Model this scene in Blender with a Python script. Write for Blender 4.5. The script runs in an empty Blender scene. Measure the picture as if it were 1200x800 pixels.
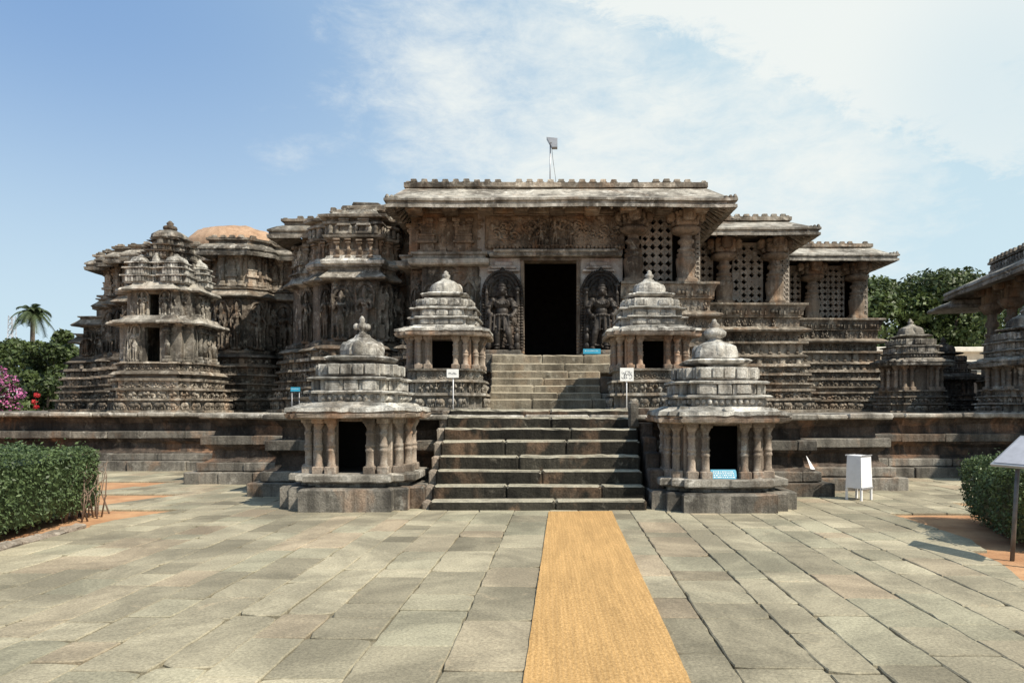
import bpy, math, random
import numpy as np
from mathutils import Vector, Matrix

rng = np.random.default_rng(11)
random.seed(5)
S = bpy.context.scene
COL = S.collection
H = 1.65          # eye height
F = 850.0
def P(px, py, Y):
    """real position (X, Z) of something standing Y metres away"""
    return (px - 640.0) * Y / F, H + (478.0 - py) * Y / F
def PX(px, Y): return (px - 640.0) * Y / F
def PZ(py, Y): return H + (478.0 - py) * Y / F

# ------------------------------------------------------------------ noise
_K = rng.normal(size=(12, 3)); _K /= np.linalg.norm(_K, axis=1)[:, None]
_PH = rng.uniform(0, 6.28, (12, 3))
def wob(V, amp, freq):
    if amp <= 0: return V
    out = np.zeros_like(V)
    for i in range(6):
        f = freq * (1 + .55 * i)
        d = V @ _K[i] * f
        out += np.sin(d[:, None] * 1.0 + _PH[i][None, :] + (V @ _K[11 - i])[:, None] * f * .6) / (1 + .4 * i)
    return V + out * (amp * .45)

# ------------------------------------------------------------------ mesh builder
class MB:
    def __init__(s):
        s.v = []; s.f = {3: [], 4: []}; s.ft = {3: [], 4: []}; s.fs = {3: [], 4: []}; s.n = 0
        s.R = np.eye(3); s.o = np.zeros(3)
    def at(s, x=0, y=0, z=0, rz=0):
        c, n = math.cos(rz), math.sin(rz)
        s.R = np.array([[c, -n, 0], [n, c, 0], [0, 0, 1.]]); s.o = np.array([x, y, z], float); return s
    def add(s, V, Q=None, T=None, tint=.5, smooth=False):
        V = np.asarray(V, float) @ s.R.T + s.o
        for k, A in ((4, Q), (3, T)):
            if A is None or len(A) == 0: continue
            A = np.asarray(A, np.int64) + s.n
            s.f[k].append(A)
            t = np.asarray(tint, float)
            if t.ndim == 0: t = np.full(len(A), float(t))
            s.ft[k].append(t); s.fs[k].append(np.full(len(A), smooth))
        s.v.append(V); s.n += len(V)
    def arrays(s):
        V = np.concatenate(s.v)
        Q = np.concatenate(s.f[4]) if s.f[4] else np.zeros((0, 4), np.int64)
        T = np.concatenate(s.f[3]) if s.f[3] else np.zeros((0, 3), np.int64)
        return V, Q, T
    def mesh(s, name, origin=(0, 0, 0)):
        V, Q, T = s.arrays(); V = V - np.asarray(origin, float)
        m = bpy.data.meshes.new(name)
        m.vertices.add(len(V)); m.vertices.foreach_set('co', V.ravel().astype(np.float32))
        nl = Q.size + T.size
        m.loops.add(nl); m.loops.foreach_set('vertex_index', np.concatenate([Q.ravel(), T.ravel()]).astype(np.int32))
        m.polygons.add(len(Q) + len(T))
        st = np.concatenate([np.arange(len(Q)) * 4, Q.size + np.arange(len(T)) * 3]).astype(np.int32)
        m.polygons.foreach_set('loop_start', st)
        tt = np.concatenate(s.ft[4] + s.ft[3]) if nl else np.zeros(0)
        sm = np.concatenate(s.fs[4] + s.fs[3]) if nl else np.zeros(0, bool)
        m.polygons.foreach_set('use_smooth', sm)
        a = m.attributes.new('tint', 'FLOAT', 'FACE'); a.data.foreach_set('value', tt.astype(np.float32))
        m.update(calc_edges=True); m.validate()
        return m

ORG = {}
def thing(name, label, cat, loc=(0, 0, 0), group=None):
    o = bpy.data.objects.new(name, None); COL.objects.link(o)
    o.location = loc; o.empty_display_size = .3
    o['label'] = label; o['category'] = cat
    if group: o['group'] = group
    ORG[o.name] = tuple(loc)
    return o
def part(name, mb, mat, parent, label=None):
    org = ORG[parent.name]
    o = bpy.data.objects.new(name, mb.mesh(name, org)); COL.objects.link(o)
    o.data.materials.append(mat); o.parent = parent
    ORG[o.name] = org
    if label: o['label'] = label
    return o
def single(name, mb, mat, label, cat, loc, group=None):
    o = bpy.data.objects.new(name, mb.mesh(name, loc)); COL.objects.link(o)
    o.data.materials.append(mat); o.location = loc
    o['label'] = label; o['category'] = cat
    if group: o['group'] = group
    ORG[o.name] = tuple(loc)
    return o
def setting(name, mb, mat, kind='structure'):
    o = bpy.data.objects.new(name, mb.mesh(name)); COL.objects.link(o)
    o.data.materials.append(mat); o['kind'] = kind
    return o

# ------------------------------------------------------------------ shapes
def segs(a, b, seg):
    n = max(1, int(math.ceil(abs(b - a) / seg)))
    return np.linspace(a, b, n + 1)
def cbox(mb, x0, x1, y0, y1, z0, z1, c=.012, j=.004, seg=.45, tint=None):
    """stone block with worn, slightly uneven arrises; long axis subdivided"""
    if tint is None: tint = rng.uniform(.15, .85)
    d = np.array([x1 - x0, y1 - y0, z1 - z0]); ax = int(np.argmax(d))
    c = min(c, d.min() * .3)
    lo = np.array([x0, y0, z0]); hi = np.array([x1, y1, z1])
    u, w = [(1, 2), (2, 0), (0, 1)][ax]
    def sec(i):
        a0, a1, b0, b1 = lo[u] + i, hi[u] - i, lo[w] + i, hi[w] - i
        return np.array([(a0 + c, b0), (a1 - c, b0), (a1, b0 + c), (a1, b1 - c), (a1 - c, b1), (a0 + c, b1), (a0, b1 - c), (a0, b0 + c)])
    ts = segs(lo[ax] + c, hi[ax] - c, seg)
    rings = [(lo[ax], sec(c * .8))] + [(t, sec(0)) for t in ts] + [(hi[ax], sec(c * .8))]
    V = np.zeros((len(rings) * 8, 3))
    for k, (t, s2) in enumerate(rings):
        V[k * 8:k * 8 + 8, ax] = t; V[k * 8:k * 8 + 8, u] = s2[:, 0]; V[k * 8:k * 8 + 8, w] = s2[:, 1]
    if j > 0: V = wob(V + rng.uniform(-j, j, V.shape) * .5, j, 3.1)
    Q = []
    for k in range(len(rings) - 1):
        for i in range(8):
            Q.append((k * 8 + i, k * 8 + (i + 1) % 8, k * 8 + 8 + (i + 1) % 8, k * 8 + 8 + i))
    e = (len(rings) - 1) * 8
    Q += [(0, 7, 2, 1), (2, 7, 6, 3), (3, 6, 5, 4)]
    Q += [(e, e + 1, e + 2, e + 7), (e + 2, e + 3, e + 6, e + 7), (e + 3, e + 4, e + 5, e + 6)]
    mb.add(V, Q=Q, tint=tint)
def box(mb, x0, x1, y0, y1, z0, z1, tint=.5):
    V = np.array([(x, y, z) for z in (z0, z1) for y in (y0, y1) for x in (x0, x1)], float)
    Q = [(0, 2, 3, 1), (4, 5, 7, 6), (0, 1, 5, 4), (2, 6, 7, 3), (0, 4, 6, 2), (1, 3, 7, 5)]
    mb.add(V, Q=Q, tint=tint)
def ell(mb, c, r, n=8, m=5, tint=.5, rot=None):
    th = np.linspace(0, 2 * math.pi, n, endpoint=False); ph = np.linspace(0, math.pi, m + 1)[1:-1]
    V = [(0, 0, 1)] + [(math.sin(p) * math.cos(t), math.sin(p) * math.sin(t), math.cos(p)) for p in ph for t in th] + [(0, 0, -1)]
    V = np.array(V) * np.array(r)
    if rot is not None: V = V @ np.array(rot).T
    V = V + np.array(c)
    T = [(0, 1 + i, 1 + (i + 1) % n) for i in range(n)]
    Q = []
    for k in range(m - 2):
        for i in range(n):
            a = 1 + k * n; Q.append((a + i, a + n + i, a + n + (i + 1) % n, a + (i + 1) % n))
    a = 1 + (m - 2) * n
    T += [(a + i, len(V) - 1, a + (i + 1) % n) for i in range(n)]
    mb.add(V, Q=Q, T=T, tint=tint, smooth=True)
def frame(d):
    d = np.array(d, float); d /= np.linalg.norm(d) + 1e-9
    a = np.array([0, 0, 1.]) if abs(d[2]) < .9 else np.array([1., 0, 0])
    u = np.cross(a, d); u /= np.linalg.norm(u); w = np.cross(d, u)
    return u, w, d
def tube(mb, pts, rad, n=8, tint=.5, cap=True, smooth=True):
    pts = np.array(pts, float); k = len(pts)
    rad = np.full(k, rad, float) if np.ndim(rad) == 0 else np.array(rad, float)
    V = []
    for i in range(k):
        d = pts[min(i + 1, k - 1)] - pts[max(i - 1, 0)]
        u, w, _ = frame(d)
        for a in np.linspace(0, 2 * math.pi, n, endpoint=False):
            V.append(pts[i] + rad[i] * (math.cos(a) * u + math.sin(a) * w))
    V = np.array(V); Q = []
    for i in range(k - 1):
        for q in range(n):
            Q.append((i * n + q, i * n + (q + 1) % n, i * n + n + (q + 1) % n, i * n + n + q))
    T = []
    if cap:
        V = np.concatenate([V, pts[:1], pts[-1:]]); a = k * n
        for q in range(n):
            T.append((a, (q + 1) % n, q)); T.append((a + 1, (k - 1) * n + q, (k - 1) * n + (q + 1) % n))
    mb.add(V, Q=Q, T=T, tint=tint, smooth=smooth)
def capsule(mb, a, b, r0, r1, n=8):
    tube(mb, [a, b], [r0, r1], n); ell(mb, a, (r0,) * 3, n); ell(mb, b, (r1,) * 3, n)
def lathe(mb, cx, cy, prof, n=16, sq=2.0, lobes=0, la=.0, j=0, tint=.5, smooth=True, rz=0):
    th = np.linspace(0, 2 * math.pi, n, endpoint=False)
    c, s = np.cos(th), np.sin(th)
    k = (np.abs(c) ** sq + np.abs(s) ** sq) ** (-1.0 / sq)
    k = k * (1 + la * np.abs(np.cos(th * lobes / 2.0))) if lobes else k
    th2 = th + rz
    V = np.concatenate([np.stack([cx + r * k * np.cos(th2), cy + r * k * np.sin(th2), np.full(n, z)], 1) for r, z in prof])
    if j: V = wob(V, j, 6)
    Q = []
    for i in range(len(prof) - 1):
        for q in range(n):
            Q.append((i * n + q, i * n + (q + 1) % n, i * n + n + (q + 1) % n, i * n + n + q))
    V = np.concatenate([V, [(cx, cy, prof[0][1]), (cx, cy, prof[-1][1])]]); a = len(prof) * n
    T = [(a, (q + 1) % n, q) for q in range(n)] + [(a + 1, a - n + q, a - n + (q + 1) % n) for q in range(n)]
    mb.add(V, Q=Q, T=T, tint=tint, smooth=smooth)

# plan lines: listed so that the outer side lies to the right of the walking direction
def mitre(line, closed):
    L = np.array(line, float); n = len(L)
    ne = n if closed else n - 1
    E = np.array([L[(i + 1) % n] - L[i] for i in range(ne)]); E /= np.linalg.norm(E, axis=1)[:, None]
    N = np.stack([E[:, 1], -E[:, 0]], 1)
    M = np.zeros((n, 2))
    for i in range(n):
        if closed: a, b = N[i - 1], N[i]
        else: a, b = N[max(i - 1, 0)], N[min(i, ne - 1)]
        M[i] = (a + b) / max(.35, 1 + a @ b)
    return L, E, N, M
def sweep(mb, line, prof, closed=False, seg=.35, j=.006, freq=2.3, block=1.1, cap=False, capbot=False, z=0, tint=None):
    L, E, N, M = mitre(line, closed); n = len(L); ne = len(E)
    B, D, bid = [], [], []
    run = 0
    for i in range(ne):
        a, b = L[i], L[(i + 1) % n]; ln = np.linalg.norm(b - a)
        k = max(1, int(math.ceil(ln / seg)))
        for q in range(k):
            t = q / k; B.append(a + (b - a) * t)
            D.append(M[i] if q == 0 else N[i]); bid.append(i * 977 + int(t * max(1, round(ln / block))))
    if not closed: B.append(L[-1]); D.append(M[-1]); bid.append(0)
    B = np.array(B); D = np.array(D); bid = np.array(bid); m = len(B)
    V = np.concatenate([np.concatenate([B + D * o, np.full((m, 1), zz + z)], 1) for o, zz in prof])
    V = wob(V + rng.uniform(-j, j, V.shape) * .45, j, freq)
    Q, T, tt = [], [], []
    mm = m if closed else m - 1
    hv = rng.uniform(.1, .9, (len(prof), 4096))
    for r in range(len(prof) - 1):
        for q in range(mm):
            q2 = (q + 1) % m
            Q.append((r * m + q, r * m + q2, r * m + m + q2, r * m + m + q)); tt.append(hv[r // 2, bid[q] % 4096])
    mb.add(V, Q=Q, tint=np.array(tt) if tint is None else tint)
    for flag, r, o in ((cap, len(prof) - 1, 1), (capbot, 0, -1)):
        if flag and closed:
            W = V[r * m:(r + 1) * m]; W = np.concatenate([W, W.mean(0)[None]])
            T = [(m, q, (q + 1) % m)[::o] for q in range(m)]
            mb.add(W, T=T, tint=.5)
def stepped(cx, cy, w, d, s, n):
    q = [(w / 2, d / 2 - n * s)]
    for k in range(n):
        q.append((w / 2 - (k + 1) * s, d / 2 - (n - k) * s)); q.append((w / 2 - (k + 1) * s, d / 2 - (n - k - 1) * s))
    q1 = q
    q2 = [(-x, y) for x, y in q1][::-1]
    q3 = [(-x, -y) for x, y in q1]
    q4 = [(x, -y) for x, y in q1][::-1]
    return [(cx + x, cy + y) for x, y in q1 + q2 + q3 + q4]
def rect(x0, x1, y0, y1): return [(x1, y0), (x1, y1), (x0, y1), (x0, y0)]
def along(line, closed, off, spacing, margin=0.0, back=.3):
    L, E, N, M = mitre(line, closed); n = len(L)
    for i in range(len(E)):
        if N[i][1] > back: continue
        a = L[i] + M[i] * off; b = L[(i + 1) % n] + M[(i + 1) % n] * off
        ln = float((b - a) @ E[i]) - 2 * margin
        if ln < spacing * .45: continue
        k = max(1, int(round(ln / spacing))); p = ln / k
        for q in range(k):
            yield a + E[i] * (margin + (q + .5) * p), E[i], N[i], p
def place(mb, T, pos, z, t, nrm, sx, sy, sz, flip=False, tint=.5, smooth=None):
    V, Q, Tr = T
    if flip: V = V * np.array([-1, 1, 1]); Q = Q[:, ::-1]; Tr = Tr[:, ::-1]
    W = np.zeros_like(V)
    W[:, 0] = pos[0] + V[:, 0] * sx * t[0] + V[:, 1] * sy * nrm[0]
    W[:, 1] = pos[1] + V[:, 0] * sx * t[1] + V[:, 1] * sy * nrm[1]
    W[:, 2] = z + V[:, 2] * sz
    mb.add(W, Q=Q, T=Tr, tint=tint, smooth=True if smooth is None else smooth)
def row(mb, Ts, line, closed, off, z, h, spacing, depth, margin=.02, flip=None, fill=1.0, smooth=None, skip=0.0):
    if not isinstance(Ts, list): Ts = [Ts]
    for k, (p, t, nrm, pitch) in enumerate(along(line, closed, off, spacing, margin)):
        if skip and rng.random() < skip: continue
        T = Ts[int(rng.integers(len(Ts)))]
        place(mb, T, p, z + rng.uniform(-.006, .006), t, nrm, pitch * fill * rng.uniform(.93, 1.05), depth * rng.uniform(.8, 1.15),
              h * rng.uniform(.93, 1.04), flip=(rng.random() < .5) if flip is None else flip, tint=rng.uniform(.2, .85), smooth=smooth)
def relief(mb, o, u, w, nrm, W, Ht, seed, amp=.07, n=260, rmin=.03, rmax=.12, res=.022):
    """carved panel: a real height field of bosses, rings and scrolls"""
    g = np.random.default_rng(seed)
    nx, nz = max(4, int(W / res)), max(4, int(Ht / res))
    x = np.linspace(0, W, nx); z = np.linspace(0, Ht, nz); X, Z = np.meshgrid(x, z)
    h = np.zeros_like(X)
    cnt = int(n * W * Ht)
    for _ in range(cnt):
        cx, cz, r = g.uniform(0, W), g.uniform(0, Ht), g.uniform(rmin, rmax); e = g.uniform(.6, 1.7)
        d = np.hypot((X - cx) * e, (Z - cz) / e)
        if g.random() < .35:
            b = np.clip(1 - np.abs(d - r) / (r * .4), 0, 1) * r * .6
        else:
            b = np.sqrt(np.clip(1 - (d / r) ** 2, 0, 1)) * r * .8
        h = np.maximum(h, b * g.uniform(.6, 1.0))
    h = np.minimum(h, amp)
    edge = np.minimum(np.minimum(X, W - X), np.minimum(Z, Ht - Z)); h = h * np.clip(edge / .04, 0, 1)
    o, u, w, nrm = map(lambda a: np.array(a, float), (o, u, w, nrm))
    V = o + X[..., None] * u + Z[..., None] * w + h[..., None] * nrm
    V = V.reshape(-1, 3); I = np.arange(nx * nz).reshape(nz, nx)
    Q = np.stack([I[:-1, :-1], I[:-1, 1:], I[1:, 1:], I[1:, :-1]], -1).reshape(-1, 4)
    mb.add(V, Q=Q, tint=.5)
def remeshed(mb, voxel, smooth_it=0):
    m = mb.mesh('tmp'); o = bpy.data.objects.new('tmp', m); COL.objects.link(o)
    r = o.modifiers.new('r', 'REMESH'); r.mode = 'VOXEL'; r.voxel_size = voxel
    if smooth_it:
        k = o.modifiers.new('s', 'SMOOTH'); k.factor = .5; k.iterations = smooth_it
    dg = bpy.context.evaluated_depsgraph_get(); e = o.evaluated_get(dg); me = e.to_mesh()
    V = np.zeros(len(me.vertices) * 3); me.vertices.foreach_get('co', V); V = V.reshape(-1, 3)
    Q, T = [], []
    for p in me.polygons:
        vs = tuple(p.vertices)
        if len(vs) == 4: Q.append(vs)
        elif len(vs) == 3: T.append(vs)
    e.to_mesh_clear(); bpy.data.objects.remove(o); bpy.data.meshes.remove(m)
    return V, np.array(Q, np.int64).reshape(-1, 4), np.array(T, np.int64).reshape(-1, 3)

# ------------------------------------------------------------------ ornament templates (x along wall, y outwards, z up)
def T_elephant():
    m = MB()
    ell(m, (-.05, .3, .56), (.36, .42, .3)); ell(m, (.32, .4, .62), (.17, .34, .21)); ell(m, (.24, .62, .6), (.1, .16, .19), 6, 4)
    tube(m, [(.44, .42, .55), (.5, .45, .34), (.47, .45, .12), (.42, .45, .06)], [.09, .075, .055, .05], 6)
    for x in (-.3, -.1, .1, .25): tube(m, [(x, .35, .4), (x, .35, 0)], [.1, .085], 6)
    tube(m, [(-.4, .3, .55), (-.44, .3, .25)], [.04, .03], 5)
    return m.arrays()
def T_horse():
    m = MB()
    ell(m, (-.05, .3, .45), (.3, .32, .17)); ell(m, (.25, .35, .66), (.11, .28, .2)); ell(m, (.37, .38, .78), (.14, .25, .09), 6, 4)
    for x in (-.28, -.16, .12, .24): tube(m, [(x, .32, .38), (x + .04, .36, .2), (x, .32, 0)], [.08, .05, .05], 5)
    ell(m, (-.02, .36, .74), (.1, .28, .17), 6, 4); ell(m, (-.02, .38, .95), (.08, .24, .09), 6, 4)
    tube(m, [(-.34, .3, .5), (-.44, .3, .3)], [.05, .03], 5)
    return m.arrays()
def T_person():
    m = MB()
    ell(m, (0, .35, .86), (.13, .3, .13)); ell(m, (0, .32, .58), (.2, .32, .2)); ell(m, (-.16, .36, .24), (.17, .34, .2)); ell(m, (.18, .36, .2), (.17, .34, .17))
    tube(m, [(-.2, .35, .68), (-.38, .4, .5), (-.25, .5, .4)], .07, 5); tube(m, [(.2, .35, .68), (.38, .35, .85)], .07, 5)
    return m.arrays()
def T_lion():
    m = MB()
    ell(m, (-.06, .3, .45), (.34, .36, .22)); ell(m, (.3, .4, .62), (.19, .4, .25)); ell(m, (.45, .5, .55), (.1, .28, .1), 6, 4)
    for x in (-.32, -.18, .14, .28): tube(m, [(x, .34, .35), (x + .03, .4, 0)], [.1, .08], 5)
    tube(m, [(-.38, .3, .5), (-.46, .3, .8), (-.3, .3, .95)], [.05, .05, .07], 5)
    return m.arrays()
def T_scroll():
    m = MB()
    for k in range(10):
        a = k / 10 * 6.28; ell(m, (.3 * math.cos(a), .25, .5 + .36 * math.sin(a)), (.14, .3, .14), 6, 4)
    ell(m, (0, .35, .5), (.15, .4, .18), 6, 4); ell(m, (.42, .2, .2), (.12, .25, .16), 6, 4); ell(m, (-.42, .2, .8), (.12, .25, .16), 6, 4)
    return m.arrays()
def T_cush():
    m = MB(); cbox(m, -.46, .46, -.2, 1, .02, .98, c=.2, j=0, tint=.5)
    for x in (-.16, .16): cbox(m, x - .02, x + .02, .9, 1.1, .1, .9, c=.01, j=0, tint=.3)
    return m.arrays()
def T_bead():
    m = MB(); ell(m, (0, .25, .5), (.46, .8, .5), 8, 5); return m.arrays()
def T_block():
    m = MB(); cbox(m, -.46, .46, -.2, 1, .02, .98, c=.07, j=0, tint=.5)
    return m.arrays()
def T_rib():
    m = MB(); cbox(m, -.42, .42, -.2, 1, 0, 1, c=.09, j=0, tint=.5)
    return m.arrays()
def T_bud():
    m = MB(); lathe(m, 0, .4, [(.36, 0), (.46, .12), (.3, .2), (.42, .45), (.45, .6), (.3, .85), (.1, .95)], 8)
    return m.arrays()
def T_knob():
    m = MB(); lathe(m, 0, .2, [(.8, 0), (.8, .15), (.62, .2), (.6, .8), (.5, 1)], 4, smooth=False, rz=math.pi / 4)
    return m.arrays()
def T_kuta():   # miniature tower in low relief
    m = MB()
    cbox(m, -.42, .42, -.2, .5, 0, .1, c=.03, j=0); cbox(m, -.32, .32, -.2, .4, .1, .3, c=.03, j=0)
    cbox(m, -.48, .48, -.2, .7, .3, .38, c=.03, j=0); cbox(m, -.36, .36, -.2, .5, .38, .52, c=.03, j=0)
    cbox(m, -.4, .4, -.2, .6, .52, .58, c=.02, j=0); cbox(m, -.26, .26, -.2, .4, .58, .68, c=.03, j=0)
    lathe(m, 0, .15, [(.3, .68), (.34, .74), (.27, .84), (.1, .9), (.07, .93), (.1, .96), (.02, 1)], 8, sq=3)
    return m.arrays()
def T_pil():    # slim pilaster with base and capital
    m = MB()
    cbox(m, -.5, .5, -.2, .8, 0, .08, c=.03, j=0); cbox(m, -.4, .4, -.2, .6, .08, .16, c=.03, j=0)
    lathe(m, 0, .2, [(.3, .16), (.3, .4), (.38, .43), (.38, .47), (.27, .5), (.32, .6), (.24, .68), (.36, .72), (.42, .76)], 8)
    cbox(m, -.46, .46, -.2, .75, .76, .82, c=.02, j=0); cbox(m, -.34, .34, -.2, .5, .82, .9, c=.02, j=0); cbox(m, -.55, .55, -.2, .9, .9, 1, c=.03, j=0)
    return m.arrays()
def T_fig(v):   # standing deity in high relief, unit height
    m = MB(); s = (1, -1)[v % 2]; hip = .03 * s
    box(m, -.22, .22, 0, .2, 0, .05)
    for q in (-1, 1):
        b = .02 if q == s else 0
        capsule(m, (q * .07, .13 + b, .08), (q * .075 + hip * .5, .14 + 2 * b, .27), .04, .052); capsule(m, (q * .075 + hip * .5, .14 + 2 * b, .27), (q * .06 + hip, .12, .46), .055, .078)
        ell(m, (q * .08, .18, .07), (.045, .08, .03))
    ell(m, (hip, .12, .48), (.135, .1, .09)); ell(m, (hip * .4, .12, .58), (.095, .085, .09)); ell(m, (0, .13, .68), (.13, .1, .085))
    if v == 1:
        for q in (-1, 1): ell(m, (q * .055, .21, .685), (.05, .05, .05))
    for q in (-1, 1): ell(m, (q * .14, .12, .725), (.055, .06, .05))
    capsule(m, (0, .13, .74), (0, .14, .8), .045, .04); ell(m, (0, .16, .835), (.058, .068, .07))
    lathe(m, 0, .13, [(.085, .87), (.09, .89), (.07, .9), (.08, .92), (.055, .94), (.06, .955), (.03, .98), (.02, 1.0)], 10)
    for q in (-1, 1): ell(m, (q * .075, .13, .82), (.025, .03, .04))
    A = [((.16, .72), (.27, .6), (.22, .47)), ((.16, .72), (.27, .62), (.31, .78)), ((.16, .72), (.25, .58), (.12, .56)), ((.15, .72), (.26, .68), (.3, .86))]
    for q in (-1, 1):
        for k in ((v + (q > 0)) % 2, 2 + (v // 2 + (q < 0)) % 2):
            a, b, c = A[k]; y = .1 if k in (1, 3) else .17
            capsule(m, (q * a[0], .12, a[1]), (q * b[0], y, b[1]), .042, .036); capsule(m, (q * b[0], y, b[1]), (q * c[0], y + .03, c[1]), .036, .03)
            ell(m, (q * c[0], y + .04, c[1] + .03), (.035, .035, .05))
    for k in range(9): ell(m, (hip + .11 * math.cos(math.pi * k / 8), .18, .46 - .05 * math.sin(math.pi * k / 8)), (.025, .04, .03))
    for q in (-1, 1):   # small attendants
        x = q * .27; ell(m, (x, .1, .29), (.035, .045, .04)); ell(m, (x, .1, .21), (.05, .05, .06)); ell(m, (x, .1, .11), (.055, .06, .08))
    for k in range(13):  # scrolled arch behind
        a = math.pi * (k / 12); r = .32
        ell(m, (r * math.cos(a), .04, .72 + .33 * math.sin(a)), (.055, .05, .055), 6, 4)
    for q in (-1, 1): tube(m, [(q * .33, .03, .05), (q * .32, .03, .72)], [.035, .03], 6)
    box(m, -.33, .33, -.03, .03, .0, .8)
    return remeshed(m, .022, 1)
EL, HO, PE, LI, SC, BLK, RIB, BUD, KNOB, KUTA, PIL, BEAD, CUSH = T_elephant(), T_horse(), T_person(), T_lion(), T_scroll(), T_block(), T_rib(), T_bud(), T_knob(), T_kuta(), T_pil(), T_bead(), T_cush()
FIGS = [T_fig(0), T_fig(1), T_fig(2), T_fig(3)]

# ------------------------------------------------------------------ materials
def nodes(name):
    m = bpy.data.materials.new(name); m.use_nodes = True; t = m.node_tree; t.nodes.clear()
    out = t.nodes.new('ShaderNodeOutputMaterial'); b = t.nodes.new('ShaderNodeBsdfPrincipled')
    t.links.new(b.outputs[0], out.inputs[0]); return m, t, b
def N(t, typ, **k):
    n = t.nodes.new(typ)
    for a, v in k.items(): setattr(n, a, v)
    return n
def noise(t, vec, scale, detail=6, rough=.6, dist=0.0):
    n = N(t, 'ShaderNodeTexNoise'); n.inputs['Scale'].default_value = scale; n.inputs['Detail'].default_value = detail
    n.inputs['Roughness'].default_value = rough; n.inputs['Distortion'].default_value = dist
    if vec is not None: t.links.new(vec, n.inputs['Vector'])
    return n.outputs['Fac']
def ramp(t, fac, a, b, lo=0.0, hi=1.0):
    n = N(t, 'ShaderNodeMapRange'); n.interpolation_type = 'SMOOTHSTEP'
    n.inputs[1].default_value = a; n.inputs[2].default_value = b; n.inputs[3].default_value = lo; n.inputs[4].default_value = hi
    t.links.new(fac, n.inputs[0]); return n.outputs[0]
def mixc(t, fac, a, b, mode='MIX'):
    n = N(t, 'ShaderNodeMix', data_type='RGBA', blend_type=mode)
    for sock, v in ((n.inputs[0], fac), (n.inputs[6], a), (n.inputs[7], b)):
        if isinstance(v, (int, float)): sock.default_value = v
        elif isinstance(v, tuple): sock.default_value = v if len(v) == 4 else (*v, 1)
        else: t.links.new(v, sock)
    return n.outputs[2]
def mathn(t, op, a, b):
    n = N(t, 'ShaderNodeMath', operation=op)
    for sock, v in ((n.inputs[0], a), (n.inputs[1], b)):
        if isinstance(v, (int, float)): sock.default_value = v
        else: t.links.new(v, sock)
    return n.outputs[0]
def mapping(t, vec, sc):
    n = N(t, 'ShaderNodeMapping'); n.inputs['Scale'].default_value = sc; t.links.new(vec, n.inputs['Vector']); return n.outputs[0]
def stone(name, dark, mid, light, orange=None, ofac=.5, lfac=(.55, .7), dfac=(.35, .65), carve=0.0, bump=.5, streak=.6, tintamt=.5, rough=.9, soot_shade=0.0, sunlit_tread=None, sat=.84, val=.9):
    m, t, b = nodes(name)
    pos = N(t, 'ShaderNodeNewGeometry').outputs['Position']
    c = mixc(t, ramp(t, noise(t, pos, .9, 8, .65), *dfac), dark, mid)
    c = mixc(t, ramp(t, noise(t, pos, 3.3, 8, .72, .4), *lfac), c, light)
    if orange is not None:
        o = mathn(t, 'MULTIPLY', ramp(t, noise(t, mapping(t, pos, (1, 1, .5)), 1.4, 5, .6, .5), .52, .66), ofac)
        c = mixc(t, o, c, orange)
    if streak:
        s = ramp(t, noise(t, mapping(t, pos, (5.5, 5.5, .45)), 1.0, 6, .65), .42, .68, 1.0, 1.0 - streak)
        c = mixc(t, 1.0, c, (1, 1, 1), 'MULTIPLY'); n = c.node; t.links.new(s, n.inputs[7])
    if soot_shade:
        s = ramp(t, noise(t, pos, .45, 4, .55), .42, .6, 1.0, 1.0 - soot_shade)
        c = mixc(t, 1.0, c, (1, 1, 1), 'MULTIPLY'); t.links.new(s, c.node.inputs[7])
    at = N(t, 'ShaderNodeAttribute', attribute_name='tint').outputs['Fac']
    tv = ramp(t, at, 0, 1, 1 - tintamt, 1 + tintamt * .7)
    c = mixc(t, 1.0, c, (1, 1, 1), 'MULTIPLY'); t.links.new(tv, c.node.inputs[7])
    sp = ramp(t, noise(t, pos, 38, 3, .7), .3, .7, .78, 1.22)
    c = mixc(t, 1.0, c, (1, 1, 1), 'MULTIPLY'); t.links.new(sp, c.node.inputs[7])
    hs = N(t, 'ShaderNodeHueSaturation'); hs.inputs['Saturation'].default_value = sat; hs.inputs['Value'].default_value = val; t.links.new(c, hs.inputs['Color']); c = hs.outputs[0]
    if sunlit_tread is not None:   # paler upward faces paint in sunlight on treads and nosings, besides foot wear
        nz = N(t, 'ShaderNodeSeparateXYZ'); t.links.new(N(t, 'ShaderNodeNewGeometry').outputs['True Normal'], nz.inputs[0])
        wv_ = mathn(t, 'MULTIPLY', ramp(t, nz.outputs[2], .35, .8), ramp(t, noise(t, pos, 5, 6, .7), .3, .6, .45, .9)); c = mixc(t, wv_, c, sunlit_tread)
    t.links.new(c, b.inputs['Base Color']); b.inputs['Roughness'].default_value = rough
    b.inputs['Specular IOR Level'].default_value = .25
    h = noise(t, pos, 16, 8, .7)
    if carve:
        v = N(t, 'ShaderNodeTexVoronoi', feature='SMOOTH_F1'); v.inputs['Scale'].default_value = 9; v.inputs['Smoothness'].default_value = .3
        t.links.new(pos, v.inputs['Vector'])
        h = mathn(t, 'ADD', mathn(t, 'MULTIPLY', v.outputs['Distance'], -1.6 * carve), h)
    bn = N(t, 'ShaderNodeBump'); bn.inputs['Strength'].default_value = bump; bn.inputs['Distance'].default_value = .035
    t.links.new(h, bn.inputs['Height']); t.links.new(bn.outputs[0], b.inputs['Normal'])
    return m
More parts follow.
